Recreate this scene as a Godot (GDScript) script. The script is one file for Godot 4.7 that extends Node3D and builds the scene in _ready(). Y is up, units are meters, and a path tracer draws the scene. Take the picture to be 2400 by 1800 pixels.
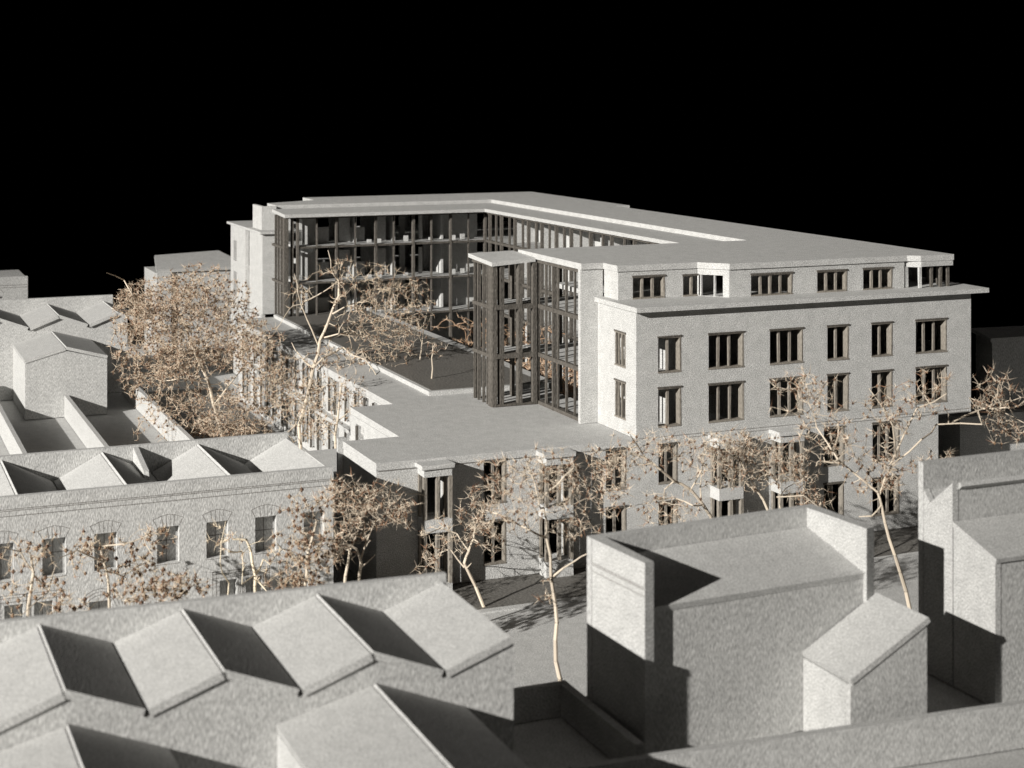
extends Node3D
# A greyboard architectural model under a low raking light, on black. Lengths below are centimetres of the model; S turns them into metres.
const S := 0.01
var M := {}
var counts := {}
var rng := RandomNumberGenerator.new()
var foot := 0.05   # where walls start
var place := Transform3D()   # where the group of houses being built stands


class MB:
	var v := PackedVector3Array()
	var n := PackedVector3Array()
	var c := PackedColorArray()
	var xf := Transform3D()
	var tint := Color(1, 1, 1)
	func tri(a: Vector3, b: Vector3, d: Vector3) -> void:   # counter-clockwise from outside
		a = xf * a; b = xf * b; d = xf * d
		var m := (b - a).cross(d - a).normalized()
		v.append_array([a, d, b]); n.append_array([m, m, m]); c.append_array([tint, tint, tint])
	func quad(a: Vector3, b: Vector3, d: Vector3, e: Vector3) -> void:
		tri(a, b, d); tri(a, d, e)
	func hexa(p: Array) -> void:   # p: four bottom corners (counter-clockwise from above), then the four top ones
		quad(p[4], p[5], p[6], p[7]); quad(p[3], p[2], p[1], p[0])
		for i in 4:
			var j := (i + 1) % 4
			quad(p[i], p[j], p[4 + j], p[4 + i])
	func box(x0: float, x1: float, y0: float, y1: float, z0: float, z1: float, r: RandomNumberGenerator = null, k := 0.0) -> void:
		var p := [Vector3(x0, y0, z1), Vector3(x1, y0, z1), Vector3(x1, y0, z0), Vector3(x0, y0, z0), Vector3(x0, y1, z1), Vector3(x1, y1, z1), Vector3(x1, y1, z0), Vector3(x0, y1, z0)]
		if r:
			for i in 8:
				p[i] += Vector3(r.randf_range(-k, k), r.randf_range(-k, k), r.randf_range(-k, k))
		hexa(p)
	func prism(poly: PackedVector2Array, y0: float, y1: float) -> void:   # outline in (x, z)
		var t := Geometry2D.triangulate_polygon(poly)
		for i in range(0, t.size(), 3):
			var a := poly[t[i]]
			var b := poly[t[i + 1]]
			var d := poly[t[i + 2]]
			if (b - a).cross(d - a) > 0:
				var e := b; b = d; d = e
			tri(Vector3(a.x, y1, a.y), Vector3(b.x, y1, b.y), Vector3(d.x, y1, d.y))
			tri(Vector3(a.x, y0, a.y), Vector3(d.x, y0, d.y), Vector3(b.x, y0, b.y))
		var turn := Geometry2D.is_polygon_clockwise(poly)
		for i in poly.size():
			var a := poly[i]
			var b := poly[(i + 1) % poly.size()]
			if turn:
				var e := a; a = b; b = e
			quad(Vector3(a.x, y0, a.y), Vector3(a.x, y1, a.y), Vector3(b.x, y1, b.y), Vector3(b.x, y0, b.y))
	func sheet_xy(poly: PackedVector2Array, z0: float, z1: float) -> void:   # outline in (x, y), counter-clockwise or not, from z0 to z1
		var t := Geometry2D.triangulate_polygon(poly)
		for i in range(0, t.size(), 3):
			var a := poly[t[i]]
			var b := poly[t[i + 1]]
			var d := poly[t[i + 2]]
			if (b - a).cross(d - a) < 0:
				var e := b; b = d; d = e
			tri(Vector3(a.x, a.y, z1), Vector3(b.x, b.y, z1), Vector3(d.x, d.y, z1))
			tri(Vector3(a.x, a.y, z0), Vector3(d.x, d.y, z0), Vector3(b.x, b.y, z0))
		var turn := Geometry2D.is_polygon_clockwise(poly)
		for i in poly.size():
			var a := poly[i]
			var b := poly[(i + 1) % poly.size()]
			if not turn:
				var e := a; a = b; b = e
			quad(Vector3(a.x, a.y, z0), Vector3(a.x, a.y, z1), Vector3(b.x, b.y, z1), Vector3(b.x, b.y, z0))
	func sheet_zy(poly: PackedVector2Array, x0: float, x1: float) -> void:   # outline in (z, y), from x0 to x1
		var keep := xf
		xf = keep * Transform3D(Basis(Vector3(0, 0, 1), Vector3(0, 1, 0), Vector3(-1, 0, 0)), Vector3.ZERO)
		sheet_xy(poly, -x1, -x0)
		xf = keep
	func roof(a: Vector3, b: Vector3, d: Vector3, e: Vector3, t: float) -> void:   # top corners counter-clockwise from above, t thick
		var m := (b - a).cross(d - a).normalized() * t
		hexa([a - m, b - m, d - m, e - m, a, b, d, e])
	func wall(p0: Vector2, p1: Vector2, y0: float, y1: float, t: float, holes: Array) -> void:   # outer face runs p0 > p1 with outside on the right-hand (x: +z) side; holes [u0, u1, y0, y1]
		var ln := p0.distance_to(p1)
		var d := (p1 - p0) / ln
		var o := Vector2(-d.y, d.x)
		var us := [0.0, ln]
		var ys := [y0, y1]
		for q in holes:
			us.append_array([clampf(q[0], 0, ln), clampf(q[1], 0, ln)]); ys.append_array([clampf(q[2], y0, y1), clampf(q[3], y0, y1)])
		us.sort(); ys.sort()
		us = uniq(us); ys = uniq(ys)
		var nu: int = us.size() - 1
		var ny: int = ys.size() - 1
		var solid := {}
		for i in nu:
			for j in ny:
				var um: float = (us[i] + us[i + 1]) / 2
				var ym: float = (ys[j] + ys[j + 1]) / 2
				var open := false
				for q in holes:
					if um > q[0] and um < q[1] and ym > q[2] and ym < q[3]:
						open = true
				if not open:
					solid[Vector2i(i, j)] = true
		for k in solid:
			var a: float = us[k.x]
			var b: float = us[k.x + 1]
			var f: float = ys[k.y]
			var g: float = ys[k.y + 1]
			var A := p0 + d * a
			var B := p0 + d * b
			var Ai := A - o * t
			var Bi := B - o * t
			quad(Vector3(A.x, f, A.y), Vector3(B.x, f, B.y), Vector3(B.x, g, B.y), Vector3(A.x, g, A.y))
			quad(Vector3(Bi.x, f, Bi.y), Vector3(Ai.x, f, Ai.y), Vector3(Ai.x, g, Ai.y), Vector3(Bi.x, g, Bi.y))
			if not solid.has(k + Vector2i(-1, 0)):
				quad(Vector3(Ai.x, f, Ai.y), Vector3(A.x, f, A.y), Vector3(A.x, g, A.y), Vector3(Ai.x, g, Ai.y))
			if not solid.has(k + Vector2i(1, 0)):
				quad(Vector3(B.x, f, B.y), Vector3(Bi.x, f, Bi.y), Vector3(Bi.x, g, Bi.y), Vector3(B.x, g, B.y))
			if not solid.has(k + Vector2i(0, 1)):
				quad(Vector3(A.x, g, A.y), Vector3(B.x, g, B.y), Vector3(Bi.x, g, Bi.y), Vector3(Ai.x, g, Ai.y))
			if not solid.has(k + Vector2i(0, -1)):
				quad(Vector3(A.x, f, A.y), Vector3(Ai.x, f, Ai.y), Vector3(Bi.x, f, Bi.y), Vector3(B.x, f, B.y))
	func uniq(a: Array) -> Array:
		var r := [a[0]]
		for x in a:
			if x - r[-1] > 0.001:
				r.append(x)
		return r
	func tube(a: Vector3, b: Vector3, ra: float, rb: float, sides := 4) -> void:
		var d := (b - a).normalized()
		var e := d.cross(Vector3(0.31, 0.9, 0.27)).normalized()
		var g := d.cross(e)
		for i in sides:
			var t0 := TAU * i / sides
			var t1 := TAU * (i + 1) / sides
			var u := e * cos(t0) + g * sin(t0)
			var w := e * cos(t1) + g * sin(t1)
			if rb > 0.002:
				quad(a + u * ra, a + w * ra, b + w * rb, b + u * rb)
			else:
				tri(a + u * ra, a + w * ra, b)
	func bud(p: Vector3, r: float) -> void:
		var e := [Vector3(r, 0, 0), Vector3(0, 0, r), Vector3(-r, 0, 0), Vector3(0, 0, -r)]
		for i in 4:
			tri(p + e[i], p + Vector3(0, r * 1.2, 0), p + e[(i + 1) % 4])
			tri(p + e[(i + 1) % 4], p + Vector3(0, -r * 1.2, 0), p + e[i])
	func line_tube(pts: Array, r0: float, r1: float, sides := 5) -> void:
		for i in pts.size() - 1:
			var k := float(pts.size() - 1)
			tube(pts[i], pts[i + 1], lerpf(r0, r1, i / k), lerpf(r0, r1, (i + 1) / k), sides)


func numbered(called: String, parent: Node) -> String:
	var key := str(parent.get_instance_id()) + called
	counts[key] = counts.get(key, -1) + 1
	return called if counts[key] == 0 else "%s_%03d" % [called, counts[key]]


func thing(called: String, label: String, category: String, at: Vector3, group := "") -> Node3D:
	var o := Node3D.new()
	o.name = numbered(called, self)
	add_child(o, true)
	at = place * at
	o.position = at * S
	o.set_meta("label", label)
	o.set_meta("category", category)
	if group:
		o.set_meta("group", group)
	o.set_meta("origin", at)
	return o


func put(called: String, b: MB, mat: Material, parent: Node = self, kind := "") -> MeshInstance3D:
	var o: Vector3 = parent.get_meta("origin", Vector3.ZERO)
	var vs := b.v
	for i in vs.size():
		vs[i] = (place * vs[i] - o) * S
	var arr := []
	arr.resize(Mesh.ARRAY_MAX)
	arr[Mesh.ARRAY_VERTEX] = vs
	arr[Mesh.ARRAY_NORMAL] = b.n
	arr[Mesh.ARRAY_COLOR] = b.c
	var am := ArrayMesh.new()
	am.add_surface_from_arrays(Mesh.PRIMITIVE_TRIANGLES, arr)
	am.surface_set_material(0, mat)
	var mi := MeshInstance3D.new()
	mi.name = numbered(called, parent)
	mi.mesh = am
	parent.add_child(mi, true)
	if parent != self:
		mi.set_meta("origin", o)
	if kind:
		mi.set_meta("kind", kind)
	return mi


func bar(called: String, parent: Node, mat: Material, x0: float, x1: float, y0: float, y1: float, z0: float, z1: float, k := 0.014) -> MeshInstance3D:
	var b := MB.new()
	b.box(x0, x1, y0, y1, z0, z1, rng, k)
	return put(called, b, mat, parent)


func poly(a: Array) -> PackedVector2Array:
	var r := PackedVector2Array()
	for i in range(0, a.size(), 2):
		r.append(Vector2(a[i], a[i + 1]))
	return r


func board(seed_: int, lo: Color, hi: Color, fibre: float, n := 640) -> ImageTexture:   # mottled recycled board: fine speck, soft cloud, stray fibres
	var f := FastNoiseLite.new()
	f.seed = seed_
	f.frequency = 0.15
	f.fractal_octaves = 2
	var a := f.get_seamless_image(n, n)
	f.frequency = 0.012
	f.fractal_octaves = 3
	f.seed = seed_ + 7
	var b := f.get_seamless_image(n, n)
	var img := Image.create(n, n, false, Image.FORMAT_RGB8)
	for y in n:
		for x in n:
			var t := clampf(0.5 + (a.get_pixel(x, y).r - 0.5) * 1.3 + (b.get_pixel(x, y).r - 0.5) * 0.24, 0, 1)
			img.set_pixel(x, y, lo.lerp(hi, t))
	var r := RandomNumberGenerator.new()
	r.seed = seed_
	for i in int(fibre):
		var x := r.randi() % n
		var y := r.randi() % n
		var dark := r.randf() < 0.55
		var k := lo.darkened(0.35) if dark else hi.lightened(0.2)
		var dx := r.randf_range(-1, 1)
		var dy := r.randf_range(-1, 1)
		for s in r.randi_range(1, 5):
			var px := posmod(x + int(dx * s), n)
			var py := posmod(y + int(dy * s), n)
			img.set_pixel(px, py, img.get_pixel(px, py).lerp(k, 0.6))
	return ImageTexture.create_from_image(img)


func relief(seed_: int, freq: float, strength: float, cell := false) -> NoiseTexture2D:
	var f := FastNoiseLite.new()
	f.seed = seed_
	f.frequency = freq
	f.noise_type = FastNoiseLite.TYPE_CELLULAR if cell else FastNoiseLite.TYPE_SIMPLEX_SMOOTH
	f.fractal_octaves = 3
	var t := NoiseTexture2D.new()
	t.width = 512
	t.height = 512
	t.seamless = true
	t.noise = f
	t.as_normal_map = true
	t.bump_strength = strength
	return t


func card(tex: Texture2D, nrm: Texture2D, amount: float, scale_: Vector3, rough := 0.92) -> StandardMaterial3D:
	var m := StandardMaterial3D.new()
	m.albedo_texture = tex
	m.uv1_triplanar = true
	m.uv1_world_triplanar = true
	m.uv1_scale = scale_
	m.roughness = rough
	m.metallic_specular = 0.25
	if nrm:
		m.normal_enabled = true
		m.normal_texture = nrm
		m.normal_scale = amount
	return m


func materials() -> void:
	var g := board(3, Color(0.575, 0.575, 0.57), Color(0.845, 0.845, 0.837), 16000)
	var w := board(9, Color(0.255, 0.245, 0.23), Color(0.45, 0.43, 0.405), 2500, 384)
	var d := board(14, Color(0.365, 0.355, 0.34), Color(0.46, 0.452, 0.435), 2500, 384)
	M.board = card(g, relief(4, 0.13, 3.0), 0.2, Vector3(13, 13, 13))           # smooth face of the board
	M.crinkle = card(g, relief(5, 0.13, 4.0), 0.24, Vector3(20, 4.5, 20))        # walls: upright wrinkles in the paper
	M.grain = card(g, relief(6, 0.13, 4.0), 0.3, Vector3(15, 14, 15))           # walls of the new block: coarser, even tooth
	var l := board(21, Color(0.42, 0.40, 0.37), Color(0.60, 0.575, 0.54), 2500, 384)
	M.lath = card(l, relief(18, 0.05, 6.0), 0.5, Vector3(40, 6, 40), 0.8)           # window bars: paler wood
	M.wood = card(w, relief(8, 0.05, 6.0), 0.6, Vector3(40, 6, 40), 0.8)
	M.dark = card(d, relief(10, 0.08, 3.0), 0.4, Vector3(10, 10, 10), 0.55)
	var ink := StandardMaterial3D.new()
	ink.albedo_color = Color(0.40, 0.385, 0.37)
	ink.roughness = 0.9
	M.ink = ink
	var tw := StandardMaterial3D.new()
	tw.vertex_color_use_as_albedo = true
	tw.roughness = 0.7
	tw.metallic_specular = 0.3
	M.twig = tw


func frame_window(parent: Node, p0: Vector2, p1: Vector2, q: Array, bars: int, inset := 0.22, w := 0.065, deep := 0.45, called := "window") -> void:
	# wooden lining and mullions set into the opening q = [u0, u1, y0, y1] of the wall p0 > p1
	var d := (p1 - p0).normalized()
	var o := Vector2(-d.y, d.x)
	var t := Transform3D(Basis(Vector3(d.x, 0, d.y), Vector3.UP, Vector3(o.x, 0, o.y)), Vector3(p0.x, 0, p0.y))
	var b := MB.new()
	b.xf = t
	var u0: float = q[0]
	var u1: float = q[1]
	var y0: float = q[2]
	var y1: float = q[3]
	b.box(u0 - 0.03, u1 + 0.06, y1 - 0.07, y1 - 0.03, -deep, 0.02, rng, 0.012)
	b.box(u1 - 0.06, u1 + 0.03, y0 + 0.06, y1 - 0.08, -deep, 0.015, rng, 0.01)
	b.box(u0 - 0.01, u0 + 0.05, y0 + 0.06, y1 - 0.08, -deep, -0.03, rng, 0.01)
	b.box(u0 - 0.02, u1 + 0.04, y0 - 0.03, y0 + 0.05, -deep, 0.03, rng, 0.012)
	var f := put(called, b, M.lath, parent)
	b = MB.new()
	b.xf = t
	b.box(u0 - 0.05, u1 + 0.08, y1 - 0.02, y1 + 0.06, -0.05, 0.055, rng, 0.012)
	put("head", b, M.wood, f)
	for k in bars:
		var u := lerpf(u0, u1 - 0.06, (k + 1.0) / (bars + 1)) + rng.randf_range(-0.03, 0.03)
		var m := MB.new()
		m.xf = t
		m.box(u - w, u + w, y0 + 0.055, y1 - 0.075, -inset - 0.05, -inset + 0.07, rng, minf(0.016, w * 0.25))
		put("mullion", m, M.lath, f)


func bay(parent: Node, x0: float, x1: float, plinth: bool) -> void:
	var z := 1.0
	var b := MB.new()
	b.box(x0 - 0.14, x1 + 0.1, 6.28, 6.5, 0.01, z + 0.1, rng, 0.02)
	var f := put("bay_window", b, M.board, parent)
	var s := MB.new()
	s.box(x0, x1, 5.9, 6.275, 0.01, z, rng, 0.01)
	put("lintel", s, M.grain, f)
	s = MB.new()
	s.box(x0, x1, 3.1, 3.75, 0.01, z, rng, 0.01)
	put("spandrel", s, M.grain, f)
	s = MB.new()
	s.box(x0, x1, 0.02, 0.95 if plinth else 0.5, 0.01, z, rng, 0.02)
	put("plinth", s, M.grain, f)
	for y in [[3.755, 5.895], [0.96 if plinth else 0.51, 3.095]]:
		for x in [x0 + 0.07, (x0 + x1) / 2, x1 - 0.07]:
			bar("mullion", f, M.lath, x - 0.085, x + 0.085, y[0], y[1], z - 0.24, z - 0.01)
		bar("mullion", f, M.lath, x0 + 0.01, x0 + 0.15, y[0], y[1], 0.02, 0.2)
		bar("mullion", f, M.lath, x1 - 0.14, x1 - 0.01, y[0], y[1], 0.02, 0.2)


func new_block() -> void:
	var t := thing("courtyard_building", "grey card model of a four storey courtyard building with glazed inner walls", "building", Vector3(0, 0, 0))
	var mb := MB.new()
	# street front, lower two storeys
	var low := [[5.75, 6.97, 3.99, 6.2], [5.75, 6.97, 0.88, 3.1], [12.7, 13.87, 4.05, 6.2], [12.7, 13.87, 0.88, 3.1], [15.84, 16.96, 4.1, 6.2], [15.84, 16.96, 0.9, 3.1], [26.3, 27.6, 4.1, 6.25], [26.3, 27.6, 1.2, 3.12], [29.56, 31.35, 4.1, 6.25], [29.56, 31.35, 1.0, 3.12]]
	var openings := low.duplicate()
	for x in [[-12.33, -10.84], [-5.68, -4.15], [4.5, 6.0], [8.35, 9.87]]:
		openings.append([x[0] + 14.65, x[1] + 14.35, 3.8, 5.85]); openings.append([x[0] + 14.65, x[1] + 14.35, 1.0, 3.05])
	var P0 := Vector2(-14.5, 0)
	mb.wall(P0, Vector2(19.62, 0), 0.12, 6.6, 0.3, openings)
	var lw := put("street_wall", mb, M.grain, t)
	for q in low:
		frame_window(t, P0, Vector2(19.62, 0), q, 1 if q[0] < 29 else 2)
	bay(t, -12.33, -10.84, false); bay(t, -5.68, -4.15, true); bay(t, 4.5, 6.0, true); bay(t, 8.35, 9.87, true)
	mb = MB.new()   # scored string course
	mb.box(0.1, 21.8, 6.60, 6.625, 0.0, 0.012); mb.box(3.2, 21.8, 6.44, 6.465, 0.0, 0.011); mb.box(-14.4, 0, 6.16, 6.19, 0.0, 0.011)
	put("scored_line", mb, M.ink, lw)
	# upper wall
	mb = MB.new()
	var up := []
	for x in [[1.32, 2.68, 1], [4.41, 6.58, 2], [8.28, 10.4, 2], [12.03, 13.41, 1], [15.0, 16.38, 1], [18.04, 20.2, 2]]:
		up.append([x[0], x[1], 10.05, 11.95, x[2]]); up.append([x[0], x[1], 7.15, 9.22, x[2]])
	mb.wall(Vector2(0, 0.003), Vector2(21.95, 0.003), 6.603, 13.38, 0.3, up)
	put("upper_wall", mb, M.grain, t)
	for q in up:
		frame_window(t, Vector2(0, 0), Vector2(21.95, 0), q, q[4])
	# bright west return
	mb = MB.new()
	var ret := [[2.15, 3.43, 10.22, 12.06], [2.15, 3.43, 7.4, 9.4]]
	mb.wall(Vector2(0.0, -4.69), Vector2(0.0, -0.299), 6.61, 13.38, 0.3, ret)
	put("side_wall", mb, M.grain, t)
	for q in ret:
		frame_window(t, Vector2(0.0, -4.69), Vector2(0.0, 0), q, 2, 0.06, 0.04, 0.1)
	mb = MB.new()   # pier between the return and the courtyard glazing
	mb.box(-1.05, 0.32, 6.61, 15.2, -5.02, -4.7, rng, 0.015)
	put("pier", mb, M.board, t)
	# east end
	mb = MB.new()
	mb.wall(Vector2(21.95, -0.3), Vector2(21.95, -46), 6.6, 13.38, 0.3, [[3, 5, 10.05, 11.95], [3, 5, 7.15, 9.2], [9, 11, 10.05, 11.95], [9, 11, 7.15, 9.2], [16, 19, 7.15, 12], [25, 28, 7.15, 12], [35, 38, 7.15, 12]])
	put("end_wall", mb, M.grain, t)
	mb = MB.new()
	mb.wall(Vector2(19.62, -0.3), Vector2(19.62, -46), 0.1, 6.6, 0.3, [])
	put("end_wall", mb, M.grain, t)
	mb = MB.new()
	mb.prism(poly([19.3, 0, 21.95, 0, 21.95, -46, 19.3, -46]), 6.42, 6.6)
	put("soffit", mb, M.board, t)
	# cornice
	mb = MB.new()
	mb.prism(poly([-0.2, 0.45, 22.9, 0.45, 22.9, -12, 0.6, -12, 0.6, -4.69, -0.2, -4.69]), 13.385, 13.65)
	put("cornice", mb, M.board, t)
	attic(t)
	podium(t)
	near_wing(t)
	far_and_east_wing(t)


func attic(t: Node3D) -> void:
	var y0 := 13.655
	var y1 := 15.2
	var a := [[0.9, 2.86, y0 + 0.02, 14.9], [4.05, 5.2, y0 + 0.02, 14.85]]
	var mb := MB.new()
	mb.wall(Vector2(0.38, -2.9), Vector2(5.32, -2.9), y0, y1, 0.25, a)
	var w := put("attic_wall", mb, M.grain, t)
	for i in 2:
		frame_window(t, Vector2(0.38, -2.9), Vector2(6.6, -2.9), a[i], 2 - i, 0.12)
	mb = MB.new()
	mb.wall(Vector2(0.38, -4.65), Vector2(0.38, -3.152), y0, y1, 0.25, [])
	put("attic_wall", mb, M.board, t)
	mb = MB.new()   # lit return of the step, glazed below its lintel
	mb.wall(Vector2(5.34, -2.9), Vector2(6.58, -1.52), y0, y1, 0.2, [[0.08, 1.5, y0 + 0.02, 14.86]])
	w = put("attic_wall", mb, M.board, t)
	for f in [0.12, 0.55]:
		bar("mullion", w, M.board, lerpf(5.34, 6.58, f), lerpf(5.34, 6.58, f) + 0.1, y0 + 0.02, 14.86, lerpf(-2.9, -1.52, f) - 0.12, lerpf(-2.9, -1.52, f) - 0.02)
	mb = MB.new()
	var b := [[1.38, 4.05, y0 + 0.02, 14.88], [5.75, 7.72, y0 + 0.02, 14.88], [8.88, 10.87, y0 + 0.02, 14.88]]
	mb.wall(Vector2(6.602, -1.5), Vector2(18.35, -1.5), y0, y1, 0.25, b)
	w = put("attic_wall", mb, M.grain, t)
	for i in 3:
		frame_window(t, Vector2(6.6, -1.5), Vector2(18.95, -1.5), b[i], 3 if i == 0 else 2, 0.12)
	# open glazed corner at the east end
	mb = MB.new()
	mb.box(19.2, 21.45, 14.9, 15.2, -3.6, -1.0)
	put("lintel", mb, M.grain, t)
	mb = MB.new()
	mb.wall(Vector2(18.4, -1.75), Vector2(19.19, -0.995), 14.86, 15.2, 0.02, [])
	w = put("lintel", mb, M.board, t)
	for q in [[18.5, -1.62, 0], [19.08, -1.12, 0], [19.95, -1.2, 1], [20.6, -1.2, 1], [21.15, -1.25, 1], [21.2, -2.2, 1], [21.2, -3.2, 1]]:
		bar("post", t, M.board if q[2] == 0 else M.wood, q[0], q[0] + 0.16, y0 + 0.003, 14.89, q[1] - 0.08, q[1] + 0.08)
	mb = MB.new()
	mb.box(18.1, 18.34, y0, y1, -12, -1.76)
	mb.box(19.0, 21.5, y0, y1, -6, -5.7)
	put("partition", mb, M.board, t)


func podium(t: Node3D) -> void:
	var mb := MB.new()
	mb.prism(poly([-14.52, 0.03, 0.0, 0.03, 0.0, -4.7, 0.3, -4.7, 1.8, -5.1, 1.8, -16, -5.95, -16, -5.95, -53.9, -8.9, -53.9, -8.8, -14.4, -11.4, -14.4, -11.4, -5.6, -14.52, -5.6]), 6.22, 6.595)
	put("terrace_roof", mb, M.board, t)
	mb = MB.new()   # raised deck
	mb.prism(poly([-5.94, -15.95, -5.94, -53.5, 2.6, -53.5, 2.6, -15.95]), 6.3, 6.86)
	var dk := put("deck", mb, M.board, t)
	mb = MB.new()
	mb.prism(poly([-5.7, -16.25, -5.7, -53.4, 1.75, -53.4, 1.75, -16.25]), 6.865, 6.9)
	put("deck_surface", mb, M.dark, dk)
	# walls of the low wing
	mb = MB.new()
	mb.wall(Vector2(-14.5, -5.6), Vector2(-14.5, -0.302), 0.1, 6.2, 0.3, [])
	put("side_wall", mb, M.grain, t)
	mb = MB.new()
	mb.wall(Vector2(-11.4, -14.4), Vector2(-11.4, -5.62), 0.1, 6.2, 0.3, [[1.0, 2.5, 3.4, 5.85]])
	var nw := put("side_wall", mb, M.grain, t)
	bar("mullion", nw, M.wood, -11.62, -11.5, 3.4, 5.85, -12.75, -12.6)
	mb = MB.new()
	mb.box(-14.78, -14.36, 0.1, 6.75, -5.98, -5.62, rng, 0.02)
	put("pier", mb, M.board, t)
	mb = MB.new()
	mb.box(-14.2, -11.4, 0.1, 4.3, -14.2, -6.0)
	put("light_well_floor", mb, M.board, t)
	mb = MB.new()
	var holes := []
	var u := 1.6
	var i := 0
	while u < 37:
		holes.append([u, u + (0.75 if i % 3 else 1.5), 3.9, 6.1]); holes.append([u, u + (0.75 if i % 3 else 1.5), 0.6, 3.2])
		u += 1.75 + 0.55 * (i % 2)
		i += 1
	mb.wall(Vector2(-8.8, -53.8), Vector2(-8.8, -14.42), 0.1, 6.2, 0.3, holes)
	var gw := put("garden_wall_front", mb, M.board, t)
	for q in holes:
		var z: float = -53.8 + (q[0] + q[1]) / 2
		bar("mullion", gw, M.wood, -9.02, -8.9, q[2], q[3], z - 0.06, z + 0.06)
	mb = MB.new()
	mb.box(-9.25, -8.8, 3.4, 3.65, -53.5, -14.45)
	put("ledge", mb, M.board, gw)
	mb = MB.new()   # solid core under the deck keeps the low wing dark inside
	mb.box(-6.3, -6.0, 0.1, 6.2, -53.6, -14.5)
	mb.box(2.2, 2.5, 0.1, 6.3, -53.4, -16.1)
	put("inner_wall", mb, M.board, t)
	mb = MB.new()
	mb.box(-11.05, 19.3, 3.25, 3.45, -11.65, -0.32)
	mb.box(-14.1, -11.06, 3.25, 3.45, -5.5, -0.32)
	put("floor_slab", mb, M.board, t)
	mb = MB.new()
	mb.box(-11.05, 19.3, 0.1, 6.2, -11.9, -11.7)
	put("inner_wall", mb, M.board, t)


func posts_x(t: Node, xs: Array, z: float, y0: float, y1: float, w := 0.2, dz := 0.55) -> void:
	for x in xs:
		bar("post", t, M.wood, x - w / 2, x + w / 2, y0, y1, z - dz, z)


func posts_z(t: Node, zs: Array, x: float, y0: float, y1: float, w := 0.2, dx := 0.5) -> void:
	for z in zs:
		bar("post", t, M.wood, x, x + dx, y0, y1, z - w / 2, z + w / 2)


func near_wing(t: Node3D) -> void:
	var mb := MB.new()
	# roof, its step at the attic, and the lower bay roof
	mb.prism(poly([0.3, -2.84, 5.3, -2.84, 6.55, -1.42, 18.5, -1.42, 19.15, -0.98, 21.5, -0.98, 21.5, -66.8, 15.0, -66.8, 15.0, -13.6, -1.05, -13.6, -1.05, -4.62, 0.3, -4.62]), 15.21, 15.55)
	put("roof", mb, M.board, t)
	mb = MB.new()
	mb.roof(Vector3(-3.85, 15.12, -10.95), Vector3(-1.06, 15.3, -10.95), Vector3(-1.06, 15.42, -14.4), Vector3(-4.0, 15.36, -14.4), 0.24)
	put("bay_roof", mb, M.board, t)
	# west glazing of the wing
	for y in [12.3, 9.42]:
		bar("rail", t, M.wood, -0.86, -0.62, y, y + 0.24, -11.2, -5.03)
	bar("rail", t, M.wood, -0.92, -0.6, 14.98, 15.2, -11.3, -5.03)
	bar("rail", t, M.wood, -0.86, -0.5, 6.6, 6.82, -11.2, -5.03)
	posts_z(t, [-11.12, -10.03, -7.18], -0.84, 6.8, 15.0, 0.13, 0.14)
	posts_z(t, [-8.92, -5.25], -0.88, 6.6, 15.0, 0.18, 0.24)
	posts_z(t, [-8.4, -6.1], -0.8, 6.8, 15.0, 0.1, 0.11)
	# projecting glazed bay
	posts_x(t, [-3.62, -3.15], -11.05, 6.6, 15.05, 0.26, 0.4)
	posts_x(t, [-2.0, -1.05], -11.0, 6.6, 15.05, 0.26, 0.4)
	for y in [12.3, 9.42]:
		bar("rail", t, M.wood, -3.6, -0.9, y, y + 0.28, -11.5, -11.02)
		bar("rail", t, M.wood, -3.72, -3.4, y, y + 0.22, -14.4, -11.3)
		mb = MB.new()
		mb.box(-3.4, 0.0, y + 0.02, y + 0.2, -14.3, -11.4)
		put("floor_slab", mb, M.board, t)
	bar("rail", t, M.wood, -3.75, -3.35, 14.85, 15.05, -14.4, -11.2)
	bar("rail", t, M.wood, -3.6, -0.9, 6.61, 6.75, -11.4, -11.0)
	posts_z(t, [-14.3, -13.7, -12.85, -12.2], -3.66, 6.6, 14.9, 0.12, 0.13)
	posts_z(t, [-11.42], -3.78, 6.6, 15.05, 0.55, 0.2)
	posts_x(t, [-3.4, -2.3, -1.2, 0.4, 2.0, 3.6, 5.2, 6.8, 8.4, 10.0, 11.6], -14.0, 6.6, 15.2, 0.16, 0.4)
	# floors and cores
	for y in [12.32, 9.44]:
		mb = MB.new()
		mb.prism(poly([-0.6, -13.9, -0.6, -5.05, 0.35, -4.7, 0.35, -0.32, 21.6, -0.32, 21.6, -13.9]), y, y + 0.2)
		put("floor_slab", mb, M.board, t)
	mb = MB.new()
	mb.wall(Vector2(3.4, -4.6), Vector2(21.6, -4.6), 6.61, 15.2, 0.2, [[3, 4.2, 6.7, 9.3], [9, 10.2, 6.7, 9.3], [3, 4.2, 9.7, 12.2], [12, 13.2, 9.7, 12.2], [4, 5, 12.6, 15]])
	put("partition", mb, M.board, t)
	mb = MB.new()
	mb.wall(Vector2(4.6, -12.9), Vector2(4.6, -4.9), 6.61, 15.2, 0.2, [[2, 3.4, 6.7, 9.3], [2, 3.4, 9.7, 12.2], [4.5, 6, 12.6, 15]])
	put("partition", mb, M.board, t)
	for x in [3.3, 7.4, 11.2, 14.4, 17.2]:
		mb = MB.new()
		mb.box(x, x + 0.2, 6.61, 13.3, -4.5, -0.34)
		put("partition", mb, M.board, t)


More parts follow.
